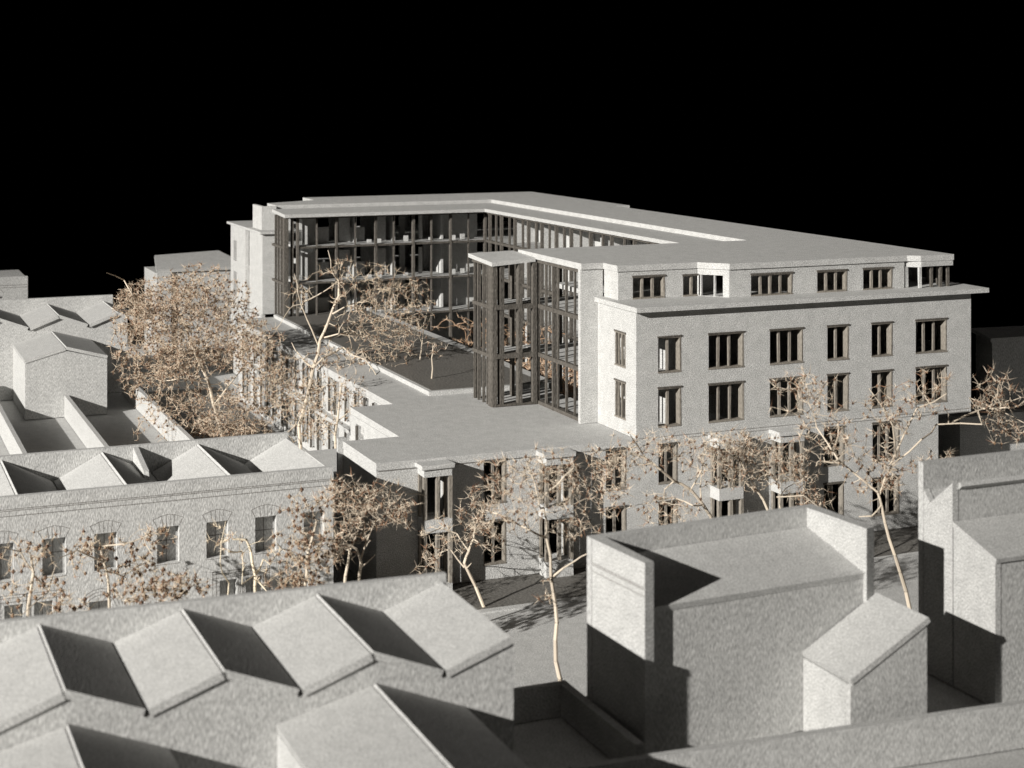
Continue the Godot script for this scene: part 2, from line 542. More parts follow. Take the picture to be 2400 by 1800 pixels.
func far_and_east_wing(t: Node3D) -> void:
	var mb := MB.new()
	mb.prism(poly([-5.75, -50.7, 11.65, -50.7, 11.65, -13.6, 15.3, -13.6, 15.3, -57.2, -5.1, -57.2]), 14.98, 15.25)
	put("roof_edge", mb, M.board, t)
	mb = MB.new()
	mb.prism(poly([-4.7, -57.5, 15.0, -57.5, 15.0, -66.8, 0.2, -66.8, 0.2, -63, -4.7, -60.5]), 15.21, 15.545)
	put("roof", mb, M.board, t)
	mb = MB.new()
	mb.prism(poly([21.49, -45.8, 22.9, -45.8, 22.9, -66.8, 21.49, -66.8]), 15.21, 15.55)
	put("roof", mb, M.board, t)
	# far wing, glazed towards the court
	for y in [12.36, 9.44, 6.5]:
		bar("rail", t, M.wood, -4.5, 12.1, y + 0.03, y + 0.18, -51.75, -51.45)
		mb = MB.new()
		mb.box(-4.5, 21.2, y + 0.01, y + 0.19, -66.2, -51.76)
		put("floor_slab", mb, M.board, t)
	bar("rail", t, M.wood, -4.6, 12.1, 14.82, 14.97, -51.8, -51.42)
	posts_x(t, [-4.45, -1.17, 2.22, 5.52, 8.86, 12.0], -51.4, 0.2, 14.82, 0.17, 0.35)
	posts_x(t, [-2.81, 0.48, 3.82, 7.15, 10.51], -51.55, 0.2, 14.82, 0.12, 0.14)
	# its narrow west end
	posts_z(t, [-54.8, -53.9, -53.0, -52.2], -5.5, 6.6, 14.97, 0.17, 0.17)
	for y in [12.36, 9.44]:
		bar("rail", t, M.wood, -5.6, -5.3, y, y + 0.2, -55.4, -51.9)
	bar("post", t, M.wood, -5.6, -5.25, 6.6, 14.97, -51.85, -51.4)
	bar("post", t, M.wood, -4.95, -4.75, 6.6, 14.97, -51.9, -51.6)
	mb = MB.new()
	mb.wall(Vector2(-4.3, -56.8), Vector2(12.6, -56.8), 0.2, 14.97, 0.25, [[0.85, 1.45, 6.8, 14.8], [2.2, 4.1, 13.4, 14.8], [2.2, 4.1, 10.5, 12.2], [5.2, 6.9, 13.5, 14.8], [5.2, 6.9, 10.6, 12.2], [9.4, 10.4, 6.8, 14.8], [10.9, 12.6, 6.8, 14.8], [13.2, 13.4, 6.8, 14.8], [14.3, 14.95, 6.8, 14.8]])
	put("partition", mb, M.board, t)
	for x in [-2.4, 1.0, 4.4, 8.75]:
		mb = MB.new()
		mb.box(x, x + 0.2, 6.7, 14.97, -56.7, -54.2 if x < 0 else -53.6)
		put("partition", mb, M.board, t)
	for y in [12.56, 9.64, 6.7]:
		for q in [[-3.6, -2.35, 2.25, -53.35], [-2.349, -1.25, 1.35, -53.65], [-0.2, 0.75, 2.25, -54.2], [0.751, 2.1, 1.2, -54.4], [3.0, 3.9, 2.25, -54.2], [6.9, 7.2, 2.25, -54.2]]:
			mb = MB.new()
			mb.box(q[0], q[1], y, y + q[2], q[3], q[3] + 0.2)
			put("partition", mb, M.board, t)
	mb = MB.new()
	mb.box(9.0, 12.4, 6.7, 14.97, -54.6, -54.4)
	put("partition", mb, M.board, t)
	for q in [[0.0, -52.6], [1.9, -52.9], [2.6, -52.4], [5.1, -52.8], [7.4, -52.9], [9.3, -52.6], [10.2, -52.7], [11.1, -52.8]]:
		for y in [12.56, 9.64, 6.7]:
			if rng.randf() < 0.45:
				continue
			mb = MB.new()
			var h := rng.randf_range(0.22, 0.5)
			mb.box(q[0], q[0] + 0.4, y, y + h, q[1] - 0.12, q[1], rng, 0.03)
			put("low_partition", mb, M.board, t)
	mb = MB.new()
	var rear := []
	for x in [1.0, 4.5, 7.8, 10.4, 13.1, 16.2, 19.5]:
		for y in [6.9, 9.9, 12.8]:
			rear.append([x, x + 1.7, y, y + 1.6])
	mb.wall(Vector2(22.4, -66.4), Vector2(-0.3, -66.4), 0.1, 15.2, 0.25, rear)
	put("rear_wall", mb, M.grain, t)
	# west end block of the far wing
	mb = MB.new()
	mb.box(-6.3, -4.6, 6.6, 13.3, -56.1, -55.8)
	put("end_wall", mb, M.grain, t)
	mb = MB.new()
	mb.wall(Vector2(-6.3, -58.5), Vector2(-6.3, -56.1), 0.1, 13.3, 0.3, [])
	mb.wall(Vector2(-5.95, -61.8), Vector2(-5.95, -58.5), 0.1, 13.3, 0.3, [])
	mb.wall(Vector2(-6.3, -67.4), Vector2(-6.3, -61.8), 0.1, 13.3, 0.3, [[1.1, 2.3, 10.15, 11.95], [1.1, 2.3, 7.2, 9.2]])
	put("end_wall", mb, M.grain, t)
	mb = MB.new()
	mb.prism(poly([-6.55, -55.5, -4.5, -55.5, -1.0, -57, -1.0, -67.9, -6.55, -67.9]), 13.305, 13.5)
	put("cornice", mb, M.board, t)
	mb = MB.new()
	mb.box(-6.0, -4.75, 13.51, 15.5, -57.5, -57.2)
	mb.box(-6.0, -5.7, 13.51, 15.5, -60.4, -57.51)
	put("attic_wall", mb, M.board, t)
	# east wing, glazed towards the court
	for y in [12.36, 9.44, 6.5]:
		bar("rail", t, M.wood, 11.98, 12.3, y, y + 0.2, -51.4, -14.0)
		mb = MB.new()
		mb.box(12.2, 21.4, y + 0.01, y + 0.19, -51.7, -14.0)
		put("floor_slab", mb, M.board, t)
	bar("rail", t, M.wood, 11.9, 12.3, 14.82, 14.97, -51.3, -14.0)
	posts_z(t, [-50.6, -48.0, -45.1, -42.3, -39.65, -36.9, -34.2, -30.8, -27.3, -23.7, -20.1, -17.0, -14.5], 11.95, 0.2, 14.82, 0.2, 0.24)
	posts_z(t, [-49.2, -46.3, -43.5, -40.8, -38.2, -35.5, -32.5, -28.75, -25.3, -21.7, -18.5], 12.0, 0.2, 14.82, 0.15, 0.16)
	mb = MB.new()
	var doors := []
	var z := 1.5
	while z < 36:
		for y in [[6.7, 8.7], [9.7, 11.7], [12.6, 14.5]]:
			doors.append([z, z + 1.2, y[0], y[1]])
		z += 4.6
	mb.wall(Vector2(15.4, -51.2), Vector2(15.4, -14.2), 0.2, 15.2, 0.2, doors)
	put("partition", mb, M.board, t)
	z = -48.0
	while z < -15:
		mb = MB.new()
		mb.box(13.3, 15.35, 6.7, 14.97, z - 0.2, z)
		put("partition", mb, M.board, t)
		z += 5.5
	mb = MB.new()
	mb.box(21.2, 21.5, 0.1, 15.2, -66.3, -46.0)
	mb.box(21.15, 21.45, 13.66, 15.2, -46, -4.0)
	put("outer_wall", mb, M.grain, t)


func roofs(t: Node3D, ridges: Array, half: float, yr: float, yv: float, z0: float, z1: float, xf: Transform3D, last: float) -> void:
	# butterfly roof: for every ridge a lit west slab and a dark east slab, cut a little apart at the ridge
	for x in ridges:
		var b := MB.new()
		b.xf = xf
		var j := rng.randf_range(-0.03, 0.03)
		b.roof(Vector3(x - half + 0.05, yv, z1), Vector3(x - 0.1, yr - 0.05 + j, z1 + j), Vector3(x - 0.1, yr - 0.05, z0), Vector3(x - half + 0.05, yv, z0), 0.27)
		put("roof_slab", b, M.board, t)
		if x < last:
			b = MB.new()
			b.xf = xf
			b.roof(Vector3(x, yr + 0.035, z1 - j), Vector3(x + half - 0.02, yv + 0.02, z1), Vector3(x + half - 0.02, yv + 0.02, z0), Vector3(x, yr + 0.035, z0), 0.27)
			put("roof_slab", b, M.board, t)


func zigzag(x0: float, x1: float, ridges: Array, half: float, yr: float, yv: float, drop: float) -> PackedVector2Array:
	var p := [x0, foot]
	var xs := []
	for x in ridges:
		xs.append([x - half, yv]); xs.append([x, yr])
	xs.sort_custom(func(a, b): return a[0] < b[0])
	for q in xs:
		if q[0] > x0 + 0.2 and q[0] < x1 - 0.2:
			p.append_array([q[0], q[1] - drop])
		elif q[0] <= x0 + 0.2:
			p[0] = x0
	p.insert(2, x0); p.insert(3, lerpf(yv, yr, 0.5) - drop)
	p.append_array([x1, yr - drop - 0.05, x1, foot])
	return poly(p)


func gable(t: Node3D, xl: float, yl: float, xr: float, yr: float, xm: float, ym: float, z0: float, z1: float, xf: Transform3D) -> void:
	# rear annexe: pitched roof over a gable wall at z1, walls at both sides
	var b := MB.new()
	b.xf = xf
	b.roof(Vector3(xl - 0.05, yl, z1 + 0.05), Vector3(xm - 0.1, ym - 0.05, z1 + 0.05), Vector3(xm - 0.1, ym - 0.05, z0), Vector3(xl - 0.05, yl, z0), 0.24)
	put("roof_slab", b, M.board, t)
	b = MB.new()
	b.xf = xf
	b.roof(Vector3(xm, ym + 0.03, z1 + 0.05), Vector3(xr + 0.05, yr, z1 + 0.05), Vector3(xr + 0.05, yr, z0), Vector3(xm, ym + 0.03, z0), 0.24)
	put("roof_slab", b, M.board, t)
	b = MB.new()
	b.xf = xf
	b.sheet_xy(poly([xl, foot, xl, yl - 0.27, xm, ym - 0.3, xr, yr - 0.27, xr, foot]), z1 - 0.3, z1)
	put("gable_wall", b, M.crinkle, t)
	b = MB.new()
	b.xf = xf
	b.box(xl, xl + 0.25, foot, yl - 0.26, z0, z1 - 0.31)
	put("side_wall", b, M.board, t)
	b = MB.new()
	b.xf = xf
	b.box(xr - 0.25, xr, foot, yr - 0.26, z0, z1 - 0.31)
	put("side_wall", b, M.board, t)


func lines(b: MB, a: Vector2, c: Vector2, z: float, w := 0.024) -> void:   # a drawn line on a face at z, from a to c in (x, y)
	var d := (c - a).normalized()
	var o := Vector2(-d.y, d.x) * w / 2
	b.quad(Vector3(a.x - o.x, a.y - o.y, z), Vector3(c.x - o.x, c.y - o.y, z), Vector3(c.x + o.x, c.y + o.y, z), Vector3(a.x + o.x, a.y + o.y, z))


func arc(b: MB, cx: float, cy: float, r: float, a0: float, a1: float, z: float, n := 8) -> void:
	for i in n:
		var p := deg_to_rad(lerpf(a0, a1, float(i) / n))
		var q := deg_to_rad(lerpf(a0, a1, float(i + 1) / n))
		lines(b, Vector2(cx + r * cos(p), cy + r * sin(p)), Vector2(cx + r * cos(q), cy + r * sin(q)), z)


func street_terrace() -> void:   # the row across the street, left of the new block
	var t := thing("terraced_row", "grey card terrace left of the glazed building with arched window lines scored on its front", "terraced houses", Vector3(-27, 0, 0))
	var ridges := [-41.4, -36.67, -31.95, -27.2, -22.46, -17.8]
	var F := 3.5
	var b := MB.new()
	var holes := []
	for x in [-38.0, -35.6, -33.2, -31.0, -28.77, -26.0, -23.76, -21.5, -19.2]:
		holes.append([x + 44, x + 45, 3.8, 5.45])
	for x in [-35.2, -34.1, -32.6, -31.35, -23.15, -21.95]:
		holes.append([x + 44, x + 44.8, 0.7, 2.73])
	holes.append([44 - 29.0, 44 - 28.0, 0.1, 2.45]); holes.append([44 - 20.0, 44 - 19.0, 0.1, 2.4])
	b.wall(Vector2(-44, F), Vector2(-17.76, F), 0.05, 7.45, 0.32, holes)
	var w := put("front_wall", b, M.crinkle, t)
	for q in holes:
		b = MB.new()
		b.box(q[0] - 44.1, q[1] - 43.9, q[2] - 0.05, q[3] + 0.1, F - 0.65, F - 0.43)
		var pane := put("blind_window", b, M.crinkle, t)
		b = MB.new()
		var cx: float = (q[0] + q[1]) / 2 - 44
		var my: float = (q[2] + q[3]) / 2 + 0.1
		lines(b, Vector2(q[0] - 44, my), Vector2(q[1] - 44, my), F - 0.427, 0.035)
		lines(b, Vector2(cx, q[2]), Vector2(cx, q[3]), F - 0.427, 0.035)
		if q[3] > 4:   # splayed flat arch with its keystone
			var k := [Vector2(cx - 0.5, q[3] + 0.02), Vector2(cx - 0.68, q[3] + 0.36), Vector2(cx - 0.3, q[3] + 0.5), Vector2(cx, q[3] + 0.55), Vector2(cx + 0.32, q[3] + 0.5), Vector2(cx + 0.68, q[3] + 0.36), Vector2(cx + 0.5, q[3] + 0.02)]
			for i in 6:
				lines(b, k[i], k[i + 1], F + 0.004)
			for dx in [-0.1, 0.1, -0.3, 0.3]:
				lines(b, Vector2(cx + dx * 0.8, q[3] + 0.02), Vector2(cx + dx, q[3] + 0.5), F + 0.004, 0.02)
			lines(b, Vector2(cx - 0.55, q[2] - 0.05), Vector2(cx + 0.55, q[2] - 0.05), F + 0.004)
		elif q[3] > 2.6:
			for dy in [0.12, 0.3, 0.42]:
				lines(b, Vector2(cx - 0.75, q[3] + dy), Vector2(cx + 0.75, q[3] + dy), F + 0.004, 0.025)
			for dx in [-0.72, -0.55, 0.55, 0.72]:
				lines(b, Vector2(cx + dx, 0.6), Vector2(cx + dx, q[3] + 0.42), F + 0.004, 0.025)
		else:
			for r in [0.72, 0.86, 1.0]:
				arc(b, cx, q[3] - 0.45, r, 12, 168, F + 0.004)
		put("scored_line", b, M.ink, pane)
	b = MB.new()
	for y in [6.9, 6.83, 6.6]:
		lines(b, Vector2(-44, y), Vector2(-17.8, y), F + 0.004, 0.028)
	put("scored_line", b, M.ink, w)
	b = MB.new()
	b.box(-44, -17.76, 0.05, 7.5, -4.9, -4.6)
	put("rear_wall", b, M.crinkle, t)
	b = MB.new()
	b.box(-18.06, -17.76, 0.05, 6.0, -4.59, F - 0.33)
	put("end_wall", b, M.board, t)
	roofs(t, ridges, 2.36, 7.3, 6.1, -4.58, F - 0.34, Transform3D(), -18)
	b = MB.new()
	b.sheet_zy(poly([-4.55, 6.0, -4.55, 7.45, -1.6, 6.9, -1.2, 6.0]), -25.7, -25.45)
	put("party_wall", b, M.board, t)


func near_terrace() -> void:   # foreground row, seen from its back gardens
	var t := thing("terraced_row", "foreground card terrace with zigzag butterfly roof across the lower left", "terraced houses", Vector3(-27, 0, 21))
	var xf := Transform3D(Basis(Vector3(1, 0, 0.04), Vector3.UP, Vector3(0, 0, 1)), Vector3(0, 0, 0.7))
	var ridges := [-42.8, -37.75, -32.7, -27.65, -22.6, -17.55]
	var b := MB.new()
	b.xf = xf
	b.box(-46, -17.45, foot, 6.3, 17.55, 17.85)
	put("street_wall", b, M.crinkle, t)
	b = MB.new()
	b.xf = xf
	b.sheet_xy(zigzag(-46, -17.5, ridges, 2.52, 6.05, 5.12, 0.285), 24.4, 24.7)
	put("rear_wall", b, M.crinkle, t)
	b = MB.new()
	b.xf = xf
	b.box(-17.8, -17.5, foot, 5.6, 17.86, 24.29)
	put("end_wall", b, M.board, t)
	roofs(t, ridges, 2.52, 6.05, 5.12, 17.86, 24.78, xf, -18)
	t = thing("rear_annexe", "pitched card annexe nearest the lens at bottom centre behind the zigzag roof", "annexe", Vector3(-22.5, 0, 28))
	gable(t, -25.9, 4.03, -19.32, 3.74, -22.55, 4.96, 24.74, 33.0, xf)
	t = thing("rear_annexe", "pitched card annexe cut off by the bottom left corner behind the zigzag roof", "annexe", Vector3(-32.7, 0, 28))
	gable(t, -36.0, 4.03, -29.5, 3.74, -32.65, 4.96, 24.74, 33.0, xf)


func corner_houses() -> void:
	# flat-roofed block between two upstand walls
	var t := thing("flat_roofed_block", "card block with flat roof between raised side walls beside a leafless street tree", "house", Vector3(-6.5, 0, 21))
	var b := MB.new()
	b.prism(poly([-12.19, 20.0, -11.83, 23.75, -11.42, 23.68, -11.62, 19.95]), 0.05, 7.65)
	var lw := put("party_wall", b, M.board, t)
	b = MB.new()
	var d := (Vector3(-11.83, 0, 23.75) - Vector3(-12.19, 0, 20.0)).normalized()
	b.xf = Transform3D(Basis(d, Vector3.UP, d.cross(Vector3.UP)), Vector3(-12.19, 0, 20.0))
	for y in [6.72, 6.65, 6.4]:
		lines(b, Vector2(0.02, y), Vector2(3.74, y), 0.006, 0.028)
	put("scored_line", b, M.ink, lw)
	b = MB.new()
	b.prism(poly([-12.2, 19.55, -12.2, 19.97, -1.28, 19.15, -1.28, 18.75]), 0.05, 7.65)
	put("street_wall", b, M.crinkle, t)
	b = MB.new()
	b.prism(poly([-1.83, 19.2, -1.28, 19.16, -1.02, 22.8, -1.48, 22.95]), 0.05, 7.65)
	put("party_wall", b, M.board, t)
	b = MB.new()
	b.roof(Vector3(-11.4, 5.85, 23.4), Vector3(-1.5, 5.85, 22.82), Vector3(-1.84, 6.85, 19.22), Vector3(-11.6, 6.85, 19.97), 0.25)
	put("roof", b, M.board, t)
	b = MB.new()
	b.prism(poly([-11.41, 23.0, -11.41, 23.3, -1.5, 22.75, -1.52, 22.45]), 0.05, 5.6)
	put("rear_wall", b, M.crinkle, t)
	# lean-to
	t = thing("lean_to", "small card lean-to with one sloping roof against the flat roofed block", "annexe", Vector3(-2.8, 0, 24.6))
	b = MB.new()
	b.sheet_xy(poly([-4.45, 0.05, -4.45, 2.85, -0.98, 4.72, -0.98, 0.05]), 25.9, 26.15)
	put("front_wall", b, M.crinkle, t)
	b = MB.new()
	b.box(-4.45, -4.2, 0.05, 2.9, 22.95, 25.89)
	put("side_wall", b, M.board, t)
	b = MB.new()
	b.box(-1.23, -0.98, 0.05, 4.5, 22.85, 25.89)
	put("side_wall", b, M.board, t)
	b = MB.new()
	b.roof(Vector3(-4.5, 3.12, 26.2), Vector3(-0.95, 5.02, 26.2), Vector3(-0.95, 5.02, 22.86), Vector3(-4.5, 3.12, 22.93), 0.22)
	put("roof_slab", b, M.board, t)
	# tall house at the right edge
	t = thing("butterfly_roofed_house", "tall shaded card house with notched side wall at the right edge", "house", Vector3(8, 0, 20))
	var xf := Transform3D(Basis(Vector3(1, 0, -0.02), Vector3.UP, Vector3(0, 0, 1)), Vector3(0, 0, 0.08))
	b = MB.new()
	b.xf = xf
	b.sheet_zy(poly([19.35, 0.05, 19.35, 7.91, 19.78, 7.41, 21.3, 8.6, 21.3, 0.05]), 4.0, 4.3)
	put("party_wall", b, M.board, t)
	b = MB.new()
	b.xf = xf
	b.box(3.98, 16, 0.05, 9.05, 19.0, 19.34)
	put("street_wall", b, M.crinkle, t)
	b = MB.new()
	b.xf = xf
	b.roof(Vector3(4.31, 7.35, 19.78), Vector3(16, 7.35, 19.78), Vector3(16, 7.85, 19.36), Vector3(4.31, 7.85, 19.36), 0.12)
	put("roof_slab", b, M.board, t)
	b = MB.new()
	b.xf = xf
	b.roof(Vector3(4.31, 8.62, 21.4), Vector3(16, 8.62, 21.4), Vector3(16, 7.35, 19.79), Vector3(4.31, 7.35, 19.79), 0.2)
	put("roof_slab", b, M.board, t)
	b = MB.new()
	b.xf = xf
	b.box(4.31, 16, 0.05, 8.36, 21.0, 21.28)
	put("rear_wall", b, M.crinkle, t)
	t = thing("rear_annexe", "shaded lean-to annexe with long sloping roof on the back of the tall house", "annexe", Vector3(9, 0, 23))
	b = MB.new()
	b.sheet_zy(poly([21.35, 0.05, 21.35, 6.75, 24.0, 5.95, 24.0, 0.05]), 4.02, 4.3)
	put("side_wall", b, M.board, t)
	b = MB.new()
	b.roof(Vector3(4.0, 6.13, 24.1), Vector3(16, 6.13, 24.1), Vector3(16, 6.98, 21.32), Vector3(4.0, 6.98, 21.32), 0.2)
	put("roof_slab", b, M.board, t)
	b = MB.new()
	b.box(4.31, 16, 0.05, 5.85, 23.7, 23.98)
	put("rear_wall", b, M.crinkle, t)


func near_walls() -> void:
	var b := MB.new()
	var t := thing("garden_wall", "low card wall closing the dark yard between the zigzag terrace and the flat block", "wall", Vector3(-14.5, 0, 17.6))
	b.box(-17.4, -12.25, 0.05, 1.35, 17.6, 17.95)
	put("wall_panel", b, M.board, t)
	t = thing("garden_wall", "short card yard wall along the foot of the flat block's scored side wall", "wall", Vector3(-12.5, 0, 19))
	b = MB.new()
	b.box(-12.6, -12.25, 0.05, 1.34, 17.96, 24.5)
	put("wall_panel", b, M.board, t)
	t = thing("garden_wall", "long shaded card wall along the bottom right edge", "wall", Vector3(-6, 0, 27))
	b = MB.new()
	b.prism(poly([-16.0, 26.1, -16.0, 26.45, 8.0, 28.0, 8.0, 27.65]), 0.05, 1.75)
	put("wall_panel", b, M.crinkle, t)


func garden_walls() -> void:
	var t: Node3D
	var b: MB
	var list := [[-22.75, -51.7, -4.95, "card yard wall running back to the gabled annexe's front", 1.75], [-27.95, -60, -4.95, "card yard wall cut by the left edge of the picture", 1.75], [-17.05, -60, -4.95, "bright card garden wall beside the bushy dry tree", 1.7]]
	for q in list:
		t = thing("garden_wall", q[3], "wall", Vector3(q[0], 0, -25))
		b = MB.new()
		b.box(q[0] - 0.15, q[0] + 0.15, 0.05, q[4], q[1], q[2])
		put("wall_panel", b, M.board, t)


func back_left() -> void:
	var t := thing("terraced_row", "far left card terrace with shallow butterfly roofs behind the gabled annexe", "terraced houses", Vector3(-24, 0, -64))
	var ridges := [-41.2, -36.45, -31.7, -26.95, -22.2, -17.45]
	var b := MB.new()
	b.sheet_xy(zigzag(-44, -16.6, ridges, 2.37, 6.75, 5.85, 0.2), -61.0, -60.7)
	put("rear_wall", b, M.crinkle, t)
	b = MB.new()
	b.box(-44, -16.6, 0.05, 7.3, -68.6, -68.3)
	put("street_wall", b, M.crinkle, t)
	roofs(t, ridges, 2.37, 6.78, 5.9, -68.28, -60.5, Transform3D(), -17)
	b = MB.new()
	b.box(-16.9, -16.6, 0.05, 6.0, -68.2, -61.05)
	put("end_wall", b, M.board, t)
	t = thing("rear_annexe", "gabled card annexe standing between yard walls at the far left", "annexe", Vector3(-22.7, 0, -56))
	gable(t, -25.8, 4.6, -19.65, 4.6, -22.75, 5.45, -60.68, -51.8, Transform3D())
	t = thing("tall_house", "plain tall card house behind the shallow roofs at the left edge", "house", Vector3(-26, 0, -82))
	b = MB.new()
	b.wall(Vector2(-34, -80), Vector2(-22.55, -80), 0.05, 8.0, 0.3, [[8.0, 9.2, 4.4, 6.2]])
	put("front_wall", b, M.crinkle, t)
	b = MB.new()
	b.box(-34, -22.56, 0.05, 7.8, -88, -80.31)
	put("house_body", b, M.board, t)
	b = MB.new()
	for y in [7.2, 7.0]:
		lines(b, Vector2(-34, y), Vector2(-22.6, y), -79.995, 0.04)
	arc(b, -25.4, 6.2, 0.75, 20, 160, -79.995)
	put("scored_line", b, M.ink, t)
	t = thing("flat_roofed_house", "low white card house with a chamfered flat roof above the bushy dry tree", "house", Vector3(-8, 0, -82))
	b = MB.new()
	b.roof(Vector3(-11.0, 8.3, -78), Vector3(-2.0, 8.3, -78), Vector3(-3.5, 9.25, -85), Vector3(-9.9, 9.0, -85), 0.3)
	put("roof_slab", b, M.board, t)
	b = MB.new()
	b.box(-10.9, -1.0, 0.05, 7.9, -84.9, -78.3)
	put("house_body", b, M.board, t)
	b = MB.new()
	b.box(-10.95, -9.6, 0.05, 8.0, -78.29, -77.9)
	put("pier", b, M.board, t)
	t = thing("background_house", "card house placed behind the far wing to brighten its window openings", "house", Vector3(10, 0, -80))  # placed behind the far wing so that its openings show bright
	b = MB.new()
	b.wall(Vector2(4, -88), Vector2(8, -76), 0.05, 8.0, 0.3, [[3, 4, 3, 5]])
	b.wall(Vector2(8, -76), Vector2(30, -76), 0.05, 8.0, 0.3, [[3, 4, 3, 5], [7, 8, 3, 5], [11, 12, 3, 5]])
	put("front_wall", b, M.crinkle, t)
	b = MB.new()
	b.prism(poly([4.4, -88, 8.3, -76.4, 30, -76.4, 30, -88]), 0.1, 7.7)
	put("house_body", b, M.board, t)
	# dark neighbours on the far right
	t = thing("background_house", "dark card house with a bright roof strip beyond the right end of the main front", "house", Vector3(36, 0, -12))
	b = MB.new()
	b.prism(poly([28.7, -8.4, 26.9, -4.3, 42, -3.8, 42, -7]), 9.55, 9.8)
	put("roof_slab", b, M.board, t)
	b = MB.new()
	b.prism(poly([28.8, -8.1, 27.1, -4.4, 41.8, -3.9, 41.8, -7]), 0.05, 9.54)
	put("house_body", b, M.crinkle, t)
	b = MB.new()
	b.box(24.0, 40, 0.05, 5.0, -7, -3.6)
	put("annexe_body", b, M.board, t)
	b = MB.new()
	b.box(23.9, 40.1, 5.01, 5.25, -7.1, -3.5)
	put("coping", b, M.board, t)


func ground() -> void:
	var b := MB.new()
	b.box(-80, 46, -1.2, 0.0, -95, 62)
	put("ground", b, M.board, self, "structure")
	b = MB.new()
	b.prism(poly([-17.7, 4.3, 24, 4.3, 24, -6, -17.7, -6]), 0.003, 0.1)
	put("pavement", b, M.dark, self, "structure")
	b = MB.new()
	b.box(-17.7, 24, 0.004, 0.11, 4.31, 4.75)
	put("kerb", b, M.board, self, "structure")
	b = MB.new()
	b.box(-46, -17.75, 0.004, 0.1, 3.6, 6.3)
	put("pavement", b, M.board, self, "structure")
	b = MB.new()
	b.box(-52, 24, 0.004, 0.1, 21.5, 26.3)
	put("pavement", b, M.board, self, "structure")
	b = MB.new()
	b.box(-70, 40, 0.004, 3.80, 26.7, 61.5)
	put("raised_yard_ground", b, M.board, self, "structure")
	b = MB.new()
	b.box(-16.85, -9.3, 0.004, 0.06, -60, -15.5)
	put("garden_ground", b, M.dark, self, "structure")
	b = MB.new()
	b.box(2.6, 12.0, 0.004, 0.06, -51.0, -16)
	put("courtyard_ground", b, M.dark, self, "structure")


